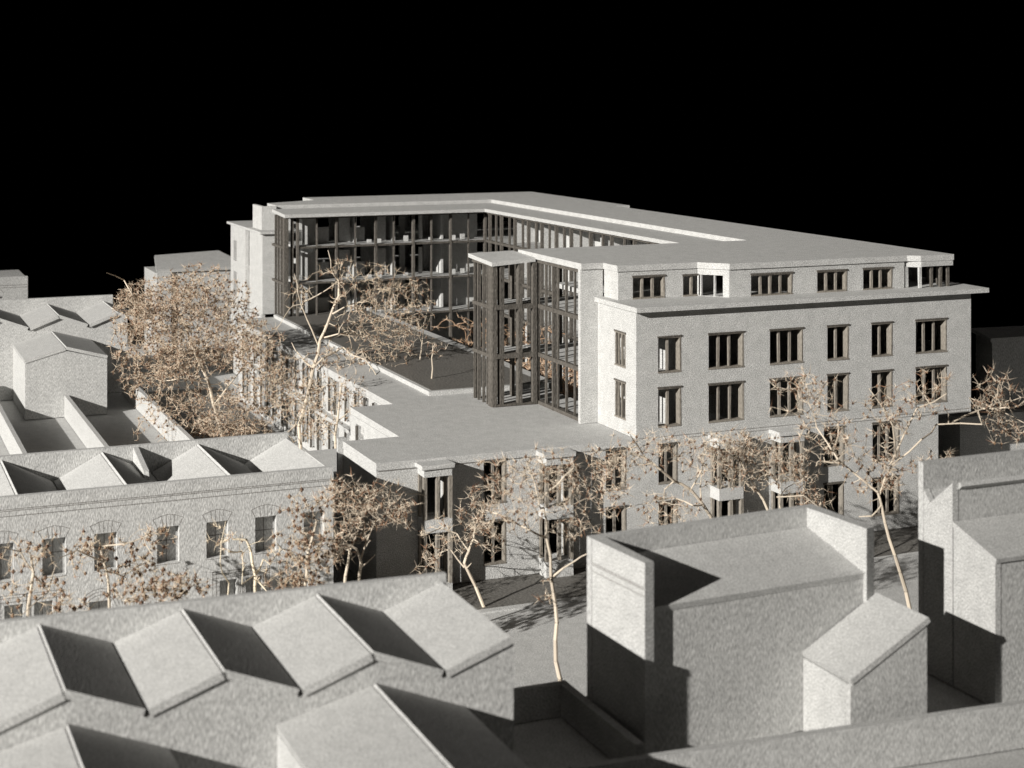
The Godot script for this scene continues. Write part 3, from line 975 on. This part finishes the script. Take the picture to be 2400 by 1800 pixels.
func tree(called: String, label: String, data: Array, seed_: int, spec := {}) -> void:
	var r := RandomNumberGenerator.new()
	r.seed = seed_
	var base: Vector3 = data[0][0][0]
	var t := thing(called, label, "tree", base)
	var k: float = spec.get("k", 1.0)
	var bark: Color = spec.get("bark", Color(0.60, 0.52, 0.42))
	var leaf: Color = spec.get("leaf", Color(0.56, 0.47, 0.365))
	var nodes := PackedVector3Array()
	var gen := PackedFloat32Array()
	for i in data[0].size():
		var l: Array = data[0][i]
		var b := MB.new()
		var pts := []
		for j in l.size() - 1:   # slight bends between the joints
			pts.append(l[j])
			pts.append(l[j].lerp(l[j + 1], 0.5) + Vector3(r.randf_range(-1, 1), r.randf_range(-1, 1), r.randf_range(-1, 1)) * 0.05 * l[j].distance_to(l[j + 1]))
		pts.append(l[-1])
		var r0 := (0.135 if i == 0 else 0.06) * k
		var r1 := (0.07 if i == 0 else 0.028) * k
		for j in pts.size() - 1:
			b.tint = bark * r.randf_range(0.82, 1.12)
			var q := float(pts.size() - 1)
			b.tube(pts[j], pts[j + 1], lerpf(r0, r1, j / q), lerpf(r0, r1, (j + 1) / q), 7)
			if r.randf() < 0.6:
				b.tint = bark * 0.35
				b.bud(pts[j + 1], lerpf(r0, r1, (j + 1) / q) * 1.35)
		put("trunk" if i == 0 else "branch", b, M.twig, t)
		var steps := 4
		for j in pts.size() - 1:
			for s in steps:
				if i > 0 or j > (pts.size() - 1) / 2.0:
					nodes.append(pts[j].lerp(pts[j + 1], float(s) / steps)); gen.append(0)
		nodes.append(pts[-1]); gen.append(0)
	# twigs: each goal joins the nearest twig already there, so that the crown branches as it fills
	var goals := []
	for c in data[1]:
		for i in int(c[3] * spec.get("n", 1.0)):
			var p := Vector3(r.randfn(0, 0.5), r.randfn(0, 0.5), r.randfn(0, 0.5))
			p = p.limit_length(1.05)
			goals.append(c[0] + Vector3(p.x * c[1], p.y * c[2], p.z * c[1] * 0.9))
	var mid: Vector3 = data[0][0][-1]
	goals.sort_custom(func(a, b): return a.distance_squared_to(mid) < b.distance_squared_to(mid))
	var tw := MB.new()
	var sp := MB.new()
	for g in goals:
		if g.y < 0.25:
			continue
		var best := 0
		var bd := 1e9
		for i in nodes.size():
			var d2: float = nodes[i].distance_squared_to(g) + gen[i] * 0.02
			if d2 < bd:
				bd = d2
				best = i
		var a := nodes[best]
		var len_: float = a.distance_to(g)
		var gg := gen[best] + 1
		var mids := [a]
		var segs := 3 if len_ > 0.9 else 2
		var bend := Vector3(r.randf_range(-1, 1), r.randf_range(-0.3, 1), r.randf_range(-1, 1)) * len_ * 0.12
		for s in range(1, segs):
			var f := float(s) / segs
			mids.append(a.lerp(g, f) + bend * sin(f * PI) + Vector3(r.randf_range(-1, 1), r.randf_range(-1, 1), r.randf_range(-1, 1)) * 0.06 * len_)
		mids.append(g)
		var tint := bark.lerp(leaf, clampf(gg * 0.15, 0, 0.8)) * r.randf_range(0.7, 1.1)
		tint.a = 1
		tw.tint = tint
		var ra: float = (0.028 if gg < 2 else 0.021 if gg < 4 else 0.015) * k * spec.get("thick", 1.0)
		tw.line_tube(mids, ra, ra * 0.75, 4)
		nodes.append(g); gen.append(gg)
		if segs == 3 and goals.size() < 2000:
			nodes.append(mids[1]); gen.append(gg)
		# thorny star at the joint
		if r.randf() < spec.get("bud", 0.55):
			sp.tint = Color(0.11, 0.065, 0.04) if r.randf() < 0.6 else Color(0.20, 0.13, 0.085)
			sp.bud(g, r.randf_range(0.04, 0.085) * spec.get("budsize", 1.0))
		for s in r.randi_range(3, int(spec.get("spikes", 7))):
			var dv := Vector3(r.randfn(), r.randfn() + 0.3, r.randfn()).normalized()
			var st := leaf.lerp(Color(0.74, 0.64, 0.52), r.randf() * 0.7) if r.randf() < 0.84 else Color(0.38, 0.22, 0.14)
			sp.tint = st * r.randf_range(0.75, 1.1)
			var L: float = r.randf_range(0.22, 0.55) * spec.get("spike", 1.0)
			sp.tube(g, g + dv * L, 0.0155 * spec.get("needle", 1.0), 0.0, 3)
	put("twigs", tw, M.twig, t, "stuff")
	put("thorns", sp, M.twig, t, "stuff")


func bush(label: String, at: Vector3, rad: Vector3, count: int, seed_: int) -> void:
	var data := [[[at, at + Vector3(0.2, rad.y, 0.1), at + Vector3(0, rad.y * 1.5, 0)], [at + Vector3(0.1, rad.y * 0.6, 0), at + Vector3(rad.x * 0.6, rad.y * 1.3, 0)], [at + Vector3(0.1, rad.y * 0.5, 0), at + Vector3(-rad.x * 0.6, rad.y * 1.2, rad.z * 0.3)]], [[at + Vector3(0, rad.y * 1.2, 0), rad.x * 1.3, rad.y, count]]]
	tree("dry_bush", label, data, seed_, {"leaf": Color(0.47, 0.31, 0.20), "bark": Color(0.42, 0.28, 0.18), "spikes": 6, "thick": 1.5, "needle": 1.8})


func trees() -> void:
	tree("street_tree", "thorny dry twig tree standing in the road in front of the bay windows", TREES.street_front, 11, {"k": 0.8, "n": 1.15})
	tree("street_tree", "short dry twig tree on the dark pavement in front of the leftmost bay window", TREES.small_front, 12, {"k": 0.62, "n": 1.1})
	tree("street_tree", "dry twig tree beside the terrace's right end with stem nearer the terrace", TREES.alley_left, 13, {"k": 0.6})
	tree("street_tree", "dry twig tree with an arm reaching right across the dark alley wall", TREES.alley_right, 14, {"k": 0.6})
	var rust := {"k": 0.6, "leaf": Color(0.55, 0.44, 0.31), "spike": 0.8, "bud": 0.75, "budsize": 1.25}
	tree("street_tree", "leftmost dry twig sapling before the terrace's scored windows", TREES.row_a, 15, rust)
	tree("street_tree", "rust coloured sapling with dark buds before the terrace's third window", TREES.row_b, 16, rust)
	tree("street_tree", "low tangled rust coloured sapling just above the foreground parapet", TREES.row_c, 17, rust)
	tree("street_tree", "nearly bare pale forked sapling before the terrace wall", TREES.row_d, 18, {"k": 0.6, "bark": Color(0.78, 0.68, 0.52), "leaf": Color(0.7, 0.6, 0.45), "bud": 0.15})
	tree("street_tree", "bushy rust coloured sapling hiding the terrace's right end", TREES.row_e, 19, rust)
	tree("street_tree", "long leaning bare tree whose stem slants left across the main front", TREES.facade_left, 20, {"k": 0.65, "n": 1.25})
	tree("street_tree", "twiggy tree rising behind the flat roofed block's parapet", TREES.facade_mid, 21, {"k": 0.65, "n": 1.5})
	tree("street_tree", "tall leaning dry tree with dark buds beside the right edge house", TREES.street_right, 22, {"k": 0.8, "bud": 0.8, "n": 1.25})
	tree("garden_tree", "tall forked dry tree rising in front of the far glazed wing", TREES.wing_tall, 23, {"k": 1.0, "leaf": Color(0.56, 0.46, 0.34), "n": 1.3, "thick": 1.05})
	tree("garden_tree", "large bushy dry tree with dense tan crown left of the low wing", TREES.dense, 24, {"k": 1.1, "leaf": Color(0.58, 0.465, 0.345), "spikes": 7, "thick": 1.1, "needle": 1.25, "budsize": 1.0, "n": 1.15, "bud": 0.8})
	tree("garden_tree", "slight dry tree against the low wing's white windowed wall", TREES.wing_small, 27, {"k": 0.7})
	tree("twig_sapling", "thin bare twig stuck in the far part of the dark deck", TREES.deck_a, 25, {"k": 0.4})
	tree("twig_sapling", "thin bare twig stuck in the dark deck beside the glazed bay", TREES.deck_b, 26, {"k": 0.4})
	bush("rusty dry bush at the near end of the sunken court seen through the glazed bay", Vector3(5.5, 0.06, -22), Vector3(3.0, 3.4, 3.0), 420, 31)
	bush("rusty dry bush in the middle of the sunken court", Vector3(7.5, 0.06, -31), Vector3(3.2, 3.6, 3.0), 420, 32)
	bush("rusty dry bush at the far end of the sunken court", Vector3(6.5, 0.06, -41), Vector3(3.2, 3.4, 3.0), 300, 33)
	bush("pinkish dry sprig behind the right edge house", Vector3(14.4, 0.0, 10.5), Vector3(1.4, 2.2, 1.2), 60, 34)


func _ready() -> void:
	rng.seed = 5
	# camera: level, with the lens shifted down as for an architectural photograph
	var cam := Camera3D.new()
	cam.name = "camera"
	add_child(cam)
	cam.near = 0.05
	cam.far = 12.0
	var at := CameraAttributesPhysical.new()
	at.frustum_near = 0.05
	at.frustum_far = 12.0
	at.frustum_focal_length = 24.0
	at.frustum_focus_distance = 0.98
	at.exposure_aperture = 14.0
	cam.attributes = at
	cam.projection = Camera3D.PROJECTION_FRUSTUM
	cam.near = 0.05
	cam.far = 12.0
	cam.size = 0.05 * 2.0 * 900.0 / 3805.0
	cam.frustum_offset = Vector2(0, -0.05 * 680.0 / 3805.0)
	cam.position = Vector3(-39.61, 25.0, 77.15) * S
	cam.rotation = Vector3(0, -deg_to_rad(22.804), 0)
	cam.current = true
	var we := WorldEnvironment.new()
	we.name = "environment"
	var env := Environment.new()
	env.background_mode = Environment.BG_COLOR
	env.background_color = Color(0, 0, 0)
	env.tonemap_mode = Environment.TONE_MAPPER_LINEAR
	env.tonemap_exposure = 1.4
	env.sdfgi_enabled = true
	env.ssao_enabled = true
	env.ssil_enabled = true
	we.environment = env
	add_child(we)
	# hard light out of view, low on the left; beam edge darkens lower right
	var unseen_lamp := SpotLight3D.new()
	unseen_lamp.name = "unseen_lamp"
	var aim := Vector3(-14, 5, -24) * S
	var ray := Vector3(0.843, -0.338, -0.418).normalized()
	unseen_lamp.light_energy = 102.0
	unseen_lamp.light_color = Color(1.0, 0.985, 0.96)
	unseen_lamp.light_size = 0.03
	unseen_lamp.spot_range = 20.0
	unseen_lamp.spot_attenuation = 2.0
	unseen_lamp.spot_angle = 6.7
	unseen_lamp.spot_angle_attenuation = 1.0
	unseen_lamp.shadow_enabled = true
	add_child(unseen_lamp)
	unseen_lamp.look_at_from_position(aim - ray * 8.0, aim, Vector3.UP)
	# added large weak overhead fill light, lifts the shadows a little
	var soft := AreaLight3D.new()
	soft.name = "added_fill_light"
	soft.area_size = Vector2(1.6, 1.6)
	soft.light_energy = 0.13
	soft.light_color = Color(1.0, 0.97, 0.94)
	soft.area_range = 20.0
	soft.area_attenuation = 2.0
	soft.shadow_enabled = true
	add_child(soft)
	soft.look_at_from_position(Vector3(-0.6, 2.4, 0.9), Vector3(0, 0, -0.1), Vector3.UP)
	materials()
	ground()
	new_block()
	street_terrace()
	place = Transform3D(Basis().scaled(Vector3.ONE * 0.848), Vector3(-6.03, 3.81, 11.74))   # the near row, scaled about the camera onto raised yards to fit its shadows
	near_walls()
	corner_houses()
	place = Transform3D(Basis().scaled(Vector3.ONE * 0.814), Vector3(-7.37, 4.66, 14.36))
	foot = -0.99
	near_terrace()
	foot = 0.05
	place = Transform3D()
	garden_walls()
	back_left()
	trees()


# every tree: [limbs as joint lists, the trunk first], [crown clumps: centre, half width, half height, twigs]
const TREES := {
	"street_front": [[[Vector3(-12.1, 0.0, 17.0), Vector3(-12.2, 1.2, 17.0), Vector3(-12.4, 2.8, 17.0), Vector3(-12.4, 4.2, 17.0), Vector3(-12.6, 5.4, 17.0), Vector3(-12.8, 7.0, 17.0)], [Vector3(-12.8, 7.0, 17.0), Vector3(-13.7, 7.5, 17.4), Vector3(-14.2, 7.8, 16.4), Vector3(-14.9, 8.0, 15.6)], [Vector3(-12.8, 7.0, 17.0), Vector3(-13.2, 8.4, 17.6), Vector3(-13.9, 8.8, 18.8), Vector3(-13.6, 10.1, 16.8)], [Vector3(-13.0, 8.6, 17.0), Vector3(-12.7, 9.3, 17.8), Vector3(-12.1, 10.0, 18.1)], [Vector3(-12.5, 5.4, 17.0), Vector3(-11.8, 6.0, 17.4), Vector3(-11.2, 6.4, 17.7)]],
		[[Vector3(-13.8, 9.3, 17.0), 2.1, 1.3, 90], [Vector3(-11.9, 9.3, 17.0), 1.6, 1.2, 80], [Vector3(-14.9, 8.1, 17.0), 1.5, 0.9, 40], [Vector3(-11.5, 7.4, 17.0), 1.0, 1.0, 30], [Vector3(-12.9, 4.6, 17.0), 0.5, 1.0, 6]]],
	"small_front": [[[Vector3(-10.3, 0.0, 4.0), Vector3(-11.2, 2.2, 3.6), Vector3(-11.0, 2.8, 3.7), Vector3(-10.8, 3.4, 3.8), Vector3(-10.7, 3.9, 3.8)], [Vector3(-11.1, 2.0, 3.7), Vector3(-11.1, 2.4, 4.3)], [Vector3(-10.8, 3.4, 3.8), Vector3(-10.4, 3.1, 5.1), Vector3(-9.6, 2.4, 3.5)], [Vector3(-11.0, 2.8, 3.7), Vector3(-11.2, 3.4, 2.6), Vector3(-12.0, 3.7, 2.4), Vector3(-13.4, 3.7, 3.7)], [Vector3(-11.2, 2.0, 3.6), Vector3(-11.7, 2.8, 3.0), Vector3(-11.9, 2.4, 2.1), Vector3(-11.8, 2.0, 1.3)]],
		[[Vector3(-11.4, 3.7, 3.6), 1.9, 0.8, 60], [Vector3(-10.6, 4.9, 3.9), 1.0, 1.0, 40], [Vector3(-12.9, 2.4, 2.9), 0.8, 1.0, 22], [Vector3(-9.8, 3.3, 4.2), 0.6, 0.8, 16]]],
	"alley_left": [[[Vector3(-19.0, 0.0, 9.5), Vector3(-19.0, 4.1, 9.5), Vector3(-18.8, 5.2, 9.5), Vector3(-18.5, 5.8, 9.5)], [Vector3(-18.5, 5.8, 9.5), Vector3(-18.1, 6.5, 9.0), Vector3(-19.3, 7.2, 10.7)], [Vector3(-18.5, 5.8, 9.5), Vector3(-17.6, 5.3, 8.7), Vector3(-17.5, 4.8, 7.8)], [Vector3(-18.8, 5.2, 9.5), Vector3(-18.9, 5.1, 8.8)]],
		[[Vector3(-18.4, 7.2, 9.5), 1.7, 1.1, 90], [Vector3(-19.4, 7.7, 9.5), 0.9, 0.7, 40], [Vector3(-18.8, 6.3, 9.5), 1.1, 0.7, 40]]],
	"alley_right": [[[Vector3(-18.7, 0.0, 10.5), Vector3(-18.7, 4.3, 10.5), Vector3(-18.6, 4.9, 10.5), Vector3(-18.8, 5.5, 10.5), Vector3(-19.4, 5.8, 10.5)], [Vector3(-18.6, 5.1, 10.5), Vector3(-17.8, 6.3, 9.8), Vector3(-17.7, 6.9, 10.9), Vector3(-15.7, 7.0, 8.0), Vector3(-14.4, 6.6, 7.1)], [Vector3(-18.6, 4.7, 10.5), Vector3(-18.0, 5.2, 10.6)]],
		[[Vector3(-17.6, 7.2, 10.5), 1.7, 0.9, 80], [Vector3(-19.9, 5.6, 10.5), 0.9, 0.9, 50], [Vector3(-16.6, 6.7, 10.5), 0.7, 0.5, 20]]],
	"row_a": [[[Vector3(-32.5, 0.0, 10.0), Vector3(-32.3, 4.6, 10.0), Vector3(-32.1, 5.9, 10.0), Vector3(-32.2, 6.6, 10.0)], [Vector3(-32.1, 5.8, 10.0), Vector3(-31.5, 5.0, 9.8), Vector3(-32.6, 4.4, 10.5)], [Vector3(-31.5, 5.1, 10.0), Vector3(-31.1, 5.9, 9.1)], [Vector3(-32.1, 5.9, 10.0), Vector3(-32.6, 6.8, 10.1), Vector3(-33.4, 7.2, 10.7)]],
		[[Vector3(-32.2, 6.6, 10.0), 1.4, 0.9, 45], [Vector3(-31.6, 5.2, 10.0), 1.0, 0.7, 30], [Vector3(-33.1, 5.0, 10.0), 0.7, 0.8, 16]]],
	"row_b": [[[Vector3(-28.6, 0.0, 7.2), Vector3(-28.7, 3.7, 7.2), Vector3(-28.8, 4.8, 7.2), Vector3(-29.1, 6.1, 7.2)], [Vector3(-28.8, 4.8, 7.2), Vector3(-28.1, 4.5, 7.2), Vector3(-26.9, 4.8, 6.4)], [Vector3(-28.9, 5.2, 7.2), Vector3(-30.1, 6.0, 7.8), Vector3(-30.9, 5.9, 8.4)], [Vector3(-29.0, 5.9, 7.2), Vector3(-28.2, 6.1, 8.0), Vector3(-27.4, 6.3, 8.0), Vector3(-27.4, 6.1, 10.2)]],
		[[Vector3(-28.4, 5.3, 7.2), 2.0, 0.9, 75], [Vector3(-27.4, 4.4, 7.2), 1.3, 0.8, 45], [Vector3(-29.7, 5.8, 7.2), 1.1, 0.7, 30], [Vector3(-26.6, 6.2, 7.2), 1.3, 0.5, 25]]],
	"row_c": [[[Vector3(-27.0, 0.0, 13.0), Vector3(-26.9, 4.8, 13.0), Vector3(-27.1, 5.5, 13.0)], [Vector3(-27.0, 5.1, 13.0), Vector3(-26.1, 5.4, 12.3)]],
		[[Vector3(-27.1, 5.5, 13.0), 1.3, 0.7, 110], [Vector3(-28.9, 5.4, 13.0), 1.0, 0.6, 40], [Vector3(-31.3, 5.3, 13.0), 1.0, 0.3, 25]]],
	"row_d": [[[Vector3(-22.7, 0.0, 7.6), Vector3(-22.5, 3.2, 7.6), Vector3(-22.5, 4.0, 7.6), Vector3(-22.7, 5.1, 7.6), Vector3(-22.9, 5.6, 7.6), Vector3(-23.5, 5.7, 7.6)], [Vector3(-23.8, 1.7, 7.6), Vector3(-23.5, 3.6, 6.9), Vector3(-24.4, 5.2, 9.2), Vector3(-23.8, 6.5, 7.6)], [Vector3(-22.5, 4.0, 7.6), Vector3(-22.0, 4.5, 7.0), Vector3(-22.1, 4.7, 8.6), Vector3(-21.0, 4.7, 6.5)], [Vector3(-22.5, 3.9, 7.6), Vector3(-22.1, 3.4, 8.1)], [Vector3(-23.7, 5.2, 7.6), Vector3(-22.9, 4.9, 6.8), Vector3(-23.4, 4.1, 8.9), Vector3(-21.6, 3.9, 5.4)], [Vector3(-23.7, 5.7, 7.6), Vector3(-24.1, 5.4, 7.0)]],
		[[Vector3(-24.0, 5.8, 7.6), 0.6, 0.7, 14], [Vector3(-22.5, 5.1, 7.6), 1.1, 0.7, 10], [Vector3(-22.1, 4.1, 7.6), 0.6, 0.6, 6]]],
	"row_e": [[[Vector3(-21.5, 0.0, 12.0), Vector3(-21.5, 4.6, 12.0), Vector3(-21.4, 5.9, 12.0), Vector3(-21.0, 7.3, 12.0)], [Vector3(-21.5, 5.4, 12.0), Vector3(-22.1, 6.2, 12.0), Vector3(-23.0, 6.9, 13.3)], [Vector3(-21.4, 5.9, 12.0), Vector3(-20.4, 6.2, 11.4)]],
		[[Vector3(-21.6, 6.1, 12.0), 1.4, 1.1, 130], [Vector3(-21.9, 4.8, 12.0), 1.2, 0.4, 70], [Vector3(-21.4, 7.9, 12.0), 1.1, 0.7, 40]]],
	"facade_left": [[[Vector3(0.2, 0.0, 9.0), Vector3(-0.6, 4.7, 9.0), Vector3(-1.7, 6.1, 9.0), Vector3(-2.6, 6.6, 9.0), Vector3(-4.1, 7.8, 9.0), Vector3(-4.9, 8.1, 9.0)], [Vector3(-1.0, 5.3, 9.0), Vector3(-1.9, 5.5, 9.6), Vector3(-2.4, 5.7, 8.7), Vector3(-2.6, 5.2, 6.9)], [Vector3(-1.7, 6.1, 9.0), Vector3(-1.5, 7.2, 9.7), Vector3(-0.1, 8.2, 7.5)], [Vector3(-1.1, 5.4, 9.0), Vector3(-1.1, 6.8, 9.0)], [Vector3(-2.6, 6.6, 9.0), Vector3(-3.0, 6.2, 8.8), Vector3(-3.4, 5.8, 9.5)], [Vector3(-4.1, 7.8, 9.0), Vector3(-5.0, 8.7, 9.8), Vector3(-5.8, 9.4, 10.7)]],
		[[Vector3(-4.9, 7.8, 9.0), 1.8, 1.2, 60], [Vector3(-6.0, 6.5, 9.0), 1.4, 1.2, 50], [Vector3(-2.4, 8.1, 9.0), 1.6, 1.0, 45], [Vector3(-3.1, 5.2, 9.0), 1.6, 1.0, 45], [Vector3(-0.7, 7.8, 9.0), 1.4, 1.0, 40], [Vector3(-6.2, 7.9, 9.0), 1.2, 0.8, 30], [Vector3(-1.2, 6.8, 9.0), 1.0, 1.2, 20]]],
	"facade_mid": [[[Vector3(3.9, 0.0, 8.0), Vector3(3.2, 4.4, 8.0), Vector3(2.6, 5.4, 8.0), Vector3(1.9, 5.9, 8.0)], [Vector3(3.7, 2.1, 8.0), Vector3(3.4, 4.5, 8.9), Vector3(3.8, 5.0, 8.1), Vector3(6.1, 5.0, 5.9)], [Vector3(3.7, 5.0, 8.0), Vector3(4.9, 5.1, 8.6), Vector3(6.1, 4.1, 9.1)], [Vector3(2.6, 5.4, 8.0), Vector3(1.7, 7.0, 7.6), Vector3(0.7, 7.5, 8.2)], [Vector3(5.3, 4.9, 8.0), Vector3(5.7, 6.6, 7.2)]],
		[[Vector3(2.2, 6.9, 8.0), 2.3, 1.3, 130], [Vector3(1.3, 7.8, 8.0), 1.3, 0.8, 40], [Vector3(4.7, 6.3, 8.0), 1.3, 1.3, 60], [Vector3(5.7, 4.7, 8.0), 1.1, 0.6, 30]]],
	"street_right": [[[Vector3(5.9, 0.0, 16.3), Vector3(5.6, 1.4, 16.3), Vector3(5.0, 3.4, 16.3), Vector3(4.4, 5.0, 16.3), Vector3(4.0, 6.5, 16.3), Vector3(3.8, 7.1, 16.3)], [Vector3(3.8, 7.1, 16.3), Vector3(2.1, 8.6, 15.6), Vector3(0.8, 9.1, 17.6), Vector3(0.5, 10.3, 16.4), Vector3(0.2, 11.4, 16.2), Vector3(0.1, 12.2, 16.2)], [Vector3(1.8, 8.6, 16.3), Vector3(1.0, 8.7, 16.1), Vector3(0.1, 8.7, 16.9)], [Vector3(1.4, 9.0, 16.3), Vector3(1.0, 10.0, 17.3)], [Vector3(3.9, 7.0, 16.3), Vector3(4.5, 8.3, 16.4), Vector3(5.6, 9.5, 17.1), Vector3(7.3, 9.8, 15.9), Vector3(8.3, 10.1, 17.9), Vector3(12.6, 9.9, 11.6), Vector3(11.7, 9.4, 18.3)], [Vector3(7.8, 9.9, 16.3), Vector3(9.7, 10.4, 16.2), Vector3(10.2, 10.6, 17.2), Vector3(13.3, 10.2, 14.4)], [Vector3(4.8, 8.6, 16.3), Vector3(4.1, 10.2, 17.0), Vector3(4.6, 11.4, 14.5)], [Vector3(4.0, 6.5, 16.3), Vector3(3.4, 6.1, 16.4), Vector3(3.5, 5.8, 15.3)], [Vector3(4.5, 8.3, 16.3), Vector3(6.0, 10.7, 16.2), Vector3(6.1, 11.7, 18.2)]],
		[[Vector3(0.0, 11.7, 16.3), 1.7, 1.1, 60], [Vector3(1.6, 9.7, 16.3), 1.7, 1.1, 55], [Vector3(4.3, 10.6, 16.3), 1.7, 1.2, 50], [Vector3(3.9, 7.9, 16.3), 1.5, 1.2, 70], [Vector3(10.3, 10.9, 16.3), 1.4, 1.2, 60], [Vector3(11.0, 9.5, 16.3), 1.0, 1.0, 30], [Vector3(6.7, 11.4, 16.3), 1.2, 1.0, 35], [Vector3(7.1, 8.2, 16.3), 1.2, 0.8, 25]]],
	"wing_tall": [[[Vector3(-10.3, 0.0, -29.8), Vector3(-10.3, 2.5, -29.8), Vector3(-9.4, 6.5, -29.4), Vector3(-9.0, 8.3, -29.2), Vector3(-8.5, 9.5, -29.0), Vector3(-7.8, 11.3, -28.8), Vector3(-7.8, 12.3, -28.7)], [Vector3(-7.8, 12.3, -28.7), Vector3(-8.6, 13.3, -27.9), Vector3(-7.9, 14.2, -31.0)], [Vector3(-7.8, 12.3, -28.7), Vector3(-7.8, 13.7, -28.1)], [Vector3(-8.2, 10.1, -28.9), Vector3(-7.5, 10.6, -28.4), Vector3(-5.7, 10.8, -29.6)], [Vector3(-8.7, 8.5, -29.1), Vector3(-8.1, 8.9, -27.8), Vector3(-6.0, 8.5, -28.8)], [Vector3(-9.4, 6.5, -29.4), Vector3(-9.1, 7.3, -28.1), Vector3(-7.3, 7.7, -29.4), Vector3(-6.7, 7.3, -26.3), Vector3(-6.6, 6.5, -24.1)], [Vector3(-9.1, 8.0, -29.3), Vector3(-9.9, 9.8, -29.2), Vector3(-10.7, 11.7, -28.6), Vector3(-11.0, 13.0, -28.4)], [Vector3(-10.0, 10.9, -29.7), Vector3(-9.1, 11.3, -29.6), Vector3(-7.9, 12.1, -29.3)], [Vector3(-9.7, 4.8, -29.5), Vector3(-8.4, 5.5, -28.5), Vector3(-4.1, 5.5, -27.7)], [Vector3(-9.5, 6.5, -29.4), Vector3(-10.2, 7.3, -30.1), Vector3(-10.3, 7.9, -31.7)], [Vector3(-9.9, 4.2, -29.6), Vector3(-10.6, 2.5, -29.8), Vector3(-11.8, 1.9, -29.2)]],
		[[Vector3(-5.5, 11.4, -27.8), 2.9, 2.0, 150], [Vector3(-5.8, 8.8, -27.9), 3.2, 2.0, 150], [Vector3(-3.4, 10.6, -26.9), 1.7, 2.0, 70], [Vector3(-5.0, 6.8, -27.6), 2.6, 1.2, 40], [Vector3(-7.9, 13.2, -28.8), 1.2, 0.7, 18], [Vector3(-10.3, 11.4, -29.8), 0.9, 1.4, 22], [Vector3(-8.2, 6.5, -28.9), 2.0, 1.4, 55], [Vector3(-10.3, 3.9, -29.8), 2.0, 2.0, 80], [Vector3(-7.9, 3.6, -28.8), 1.7, 1.7, 50], [Vector3(-9.3, 2.2, -29.4), 1.7, 1.2, 30], [Vector3(-9.8, 4.5, -29.6), 2.0, 1.7, 90], [Vector3(-11.6, 5.9, -30.4), 1.7, 1.7, 90], [Vector3(-13.0, 8.2, -30.9), 1.7, 1.4, 60]]],
	"dense": [[[Vector3(-13.9, 0.0, -36.4), Vector3(-14.2, 1.5, -36.5), Vector3(-14.6, 3.0, -36.7), Vector3(-15.0, 4.8, -36.8), Vector3(-16.3, 8.1, -37.4), Vector3(-17.1, 9.9, -37.7)], [Vector3(-14.6, 3.0, -36.7), Vector3(-13.8, 4.5, -35.6), Vector3(-12.1, 5.7, -37.2)], [Vector3(-14.9, 4.5, -36.8), Vector3(-17.0, 5.1, -36.5), Vector3(-18.1, 4.8, -37.8)], [Vector3(-15.5, 6.0, -37.0), Vector3(-14.3, 8.7, -35.8), Vector3(-13.6, 10.5, -34.6)], [Vector3(-15.0, 4.8, -36.8), Vector3(-17.0, 5.7, -38.7), Vector3(-19.1, 4.5, -39.2)], [Vector3(-16.3, 8.1, -37.4), Vector3(-19.0, 9.3, -38.0), Vector3(-20.1, 9.9, -39.2)], [Vector3(-18.9, 9.3, -38.5), Vector3(-19.9, 10.8, -38.3), Vector3(-20.5, 11.9, -38.8), Vector3(-21.9, 12.6, -37.5)]],
		[[Vector3(-17.7, 9.3, -38.0), 3.6, 2.7, 700], [Vector3(-19.3, 9.9, -38.7), 1.8, 1.8, 250], [Vector3(-15.5, 10.8, -37.0), 3.3, 2.1, 420], [Vector3(-16.6, 6.6, -37.5), 3.3, 1.8, 480], [Vector3(-13.5, 8.1, -36.2), 2.4, 2.4, 380], [Vector3(-18.8, 5.1, -38.4), 1.8, 1.8, 140], [Vector3(-11.9, 6.6, -35.5), 2.1, 2.4, 220], [Vector3(-12.7, 3.0, -35.9), 2.7, 1.8, 260], [Vector3(-13.0, 0.6, -36.0), 2.4, 1.5, 260], [Vector3(-15.2, 1.5, -36.9), 2.1, 1.8, 170], [Vector3(-16.6, 3.6, -37.5), 2.4, 1.8, 120], [Vector3(-18.2, 2.1, -38.2), 2.1, 1.8, 60], [Vector3(-20.5, 6.6, -39.1), 0.9, 1.8, 60]]],
	"wing_small": [[[Vector3(-10.2, 0.0, -20.5), Vector3(-10.5, 3.7, -20.6), Vector3(-10.3, 5.3, -20.5), Vector3(-10.1, 6.9, -20.5)], [Vector3(-10.4, 4.5, -20.6), Vector3(-9.3, 5.5, -20.4), Vector3(-9.7, 6.1, -18.2)], [Vector3(-10.5, 3.7, -20.6), Vector3(-11.4, 4.7, -21.0)]],
		[[Vector3(-10.1, 6.3, -20.5), 1.6, 1.6, 80], [Vector3(-11.1, 4.5, -20.9), 1.3, 1.3, 40], [Vector3(-9.2, 5.8, -20.1), 1.1, 1.1, 30]]],
	"deck_a": [[[Vector3(-2.5, 6.9, -27.3), Vector3(-2.3, 8.4, -27.3), Vector3(-2.0, 10.3, -27.1)], [Vector3(-2.4, 8.1, -27.3), Vector3(-3.1, 9.3, -27.3)]],
		[[Vector3(-3.0, 9.0, -27.6), 1.2, 1.2, 40], [Vector3(-3.7, 8.4, -27.8), 0.9, 0.9, 25]]],
	"deck_b": [[[Vector3(-4.3, 6.9, -20.0), Vector3(-4.3, 8.2, -20.0), Vector3(-4.2, 9.0, -20.0)]],
		[[Vector3(-4.1, 8.9, -19.9), 0.7, 0.8, 12]]],
}
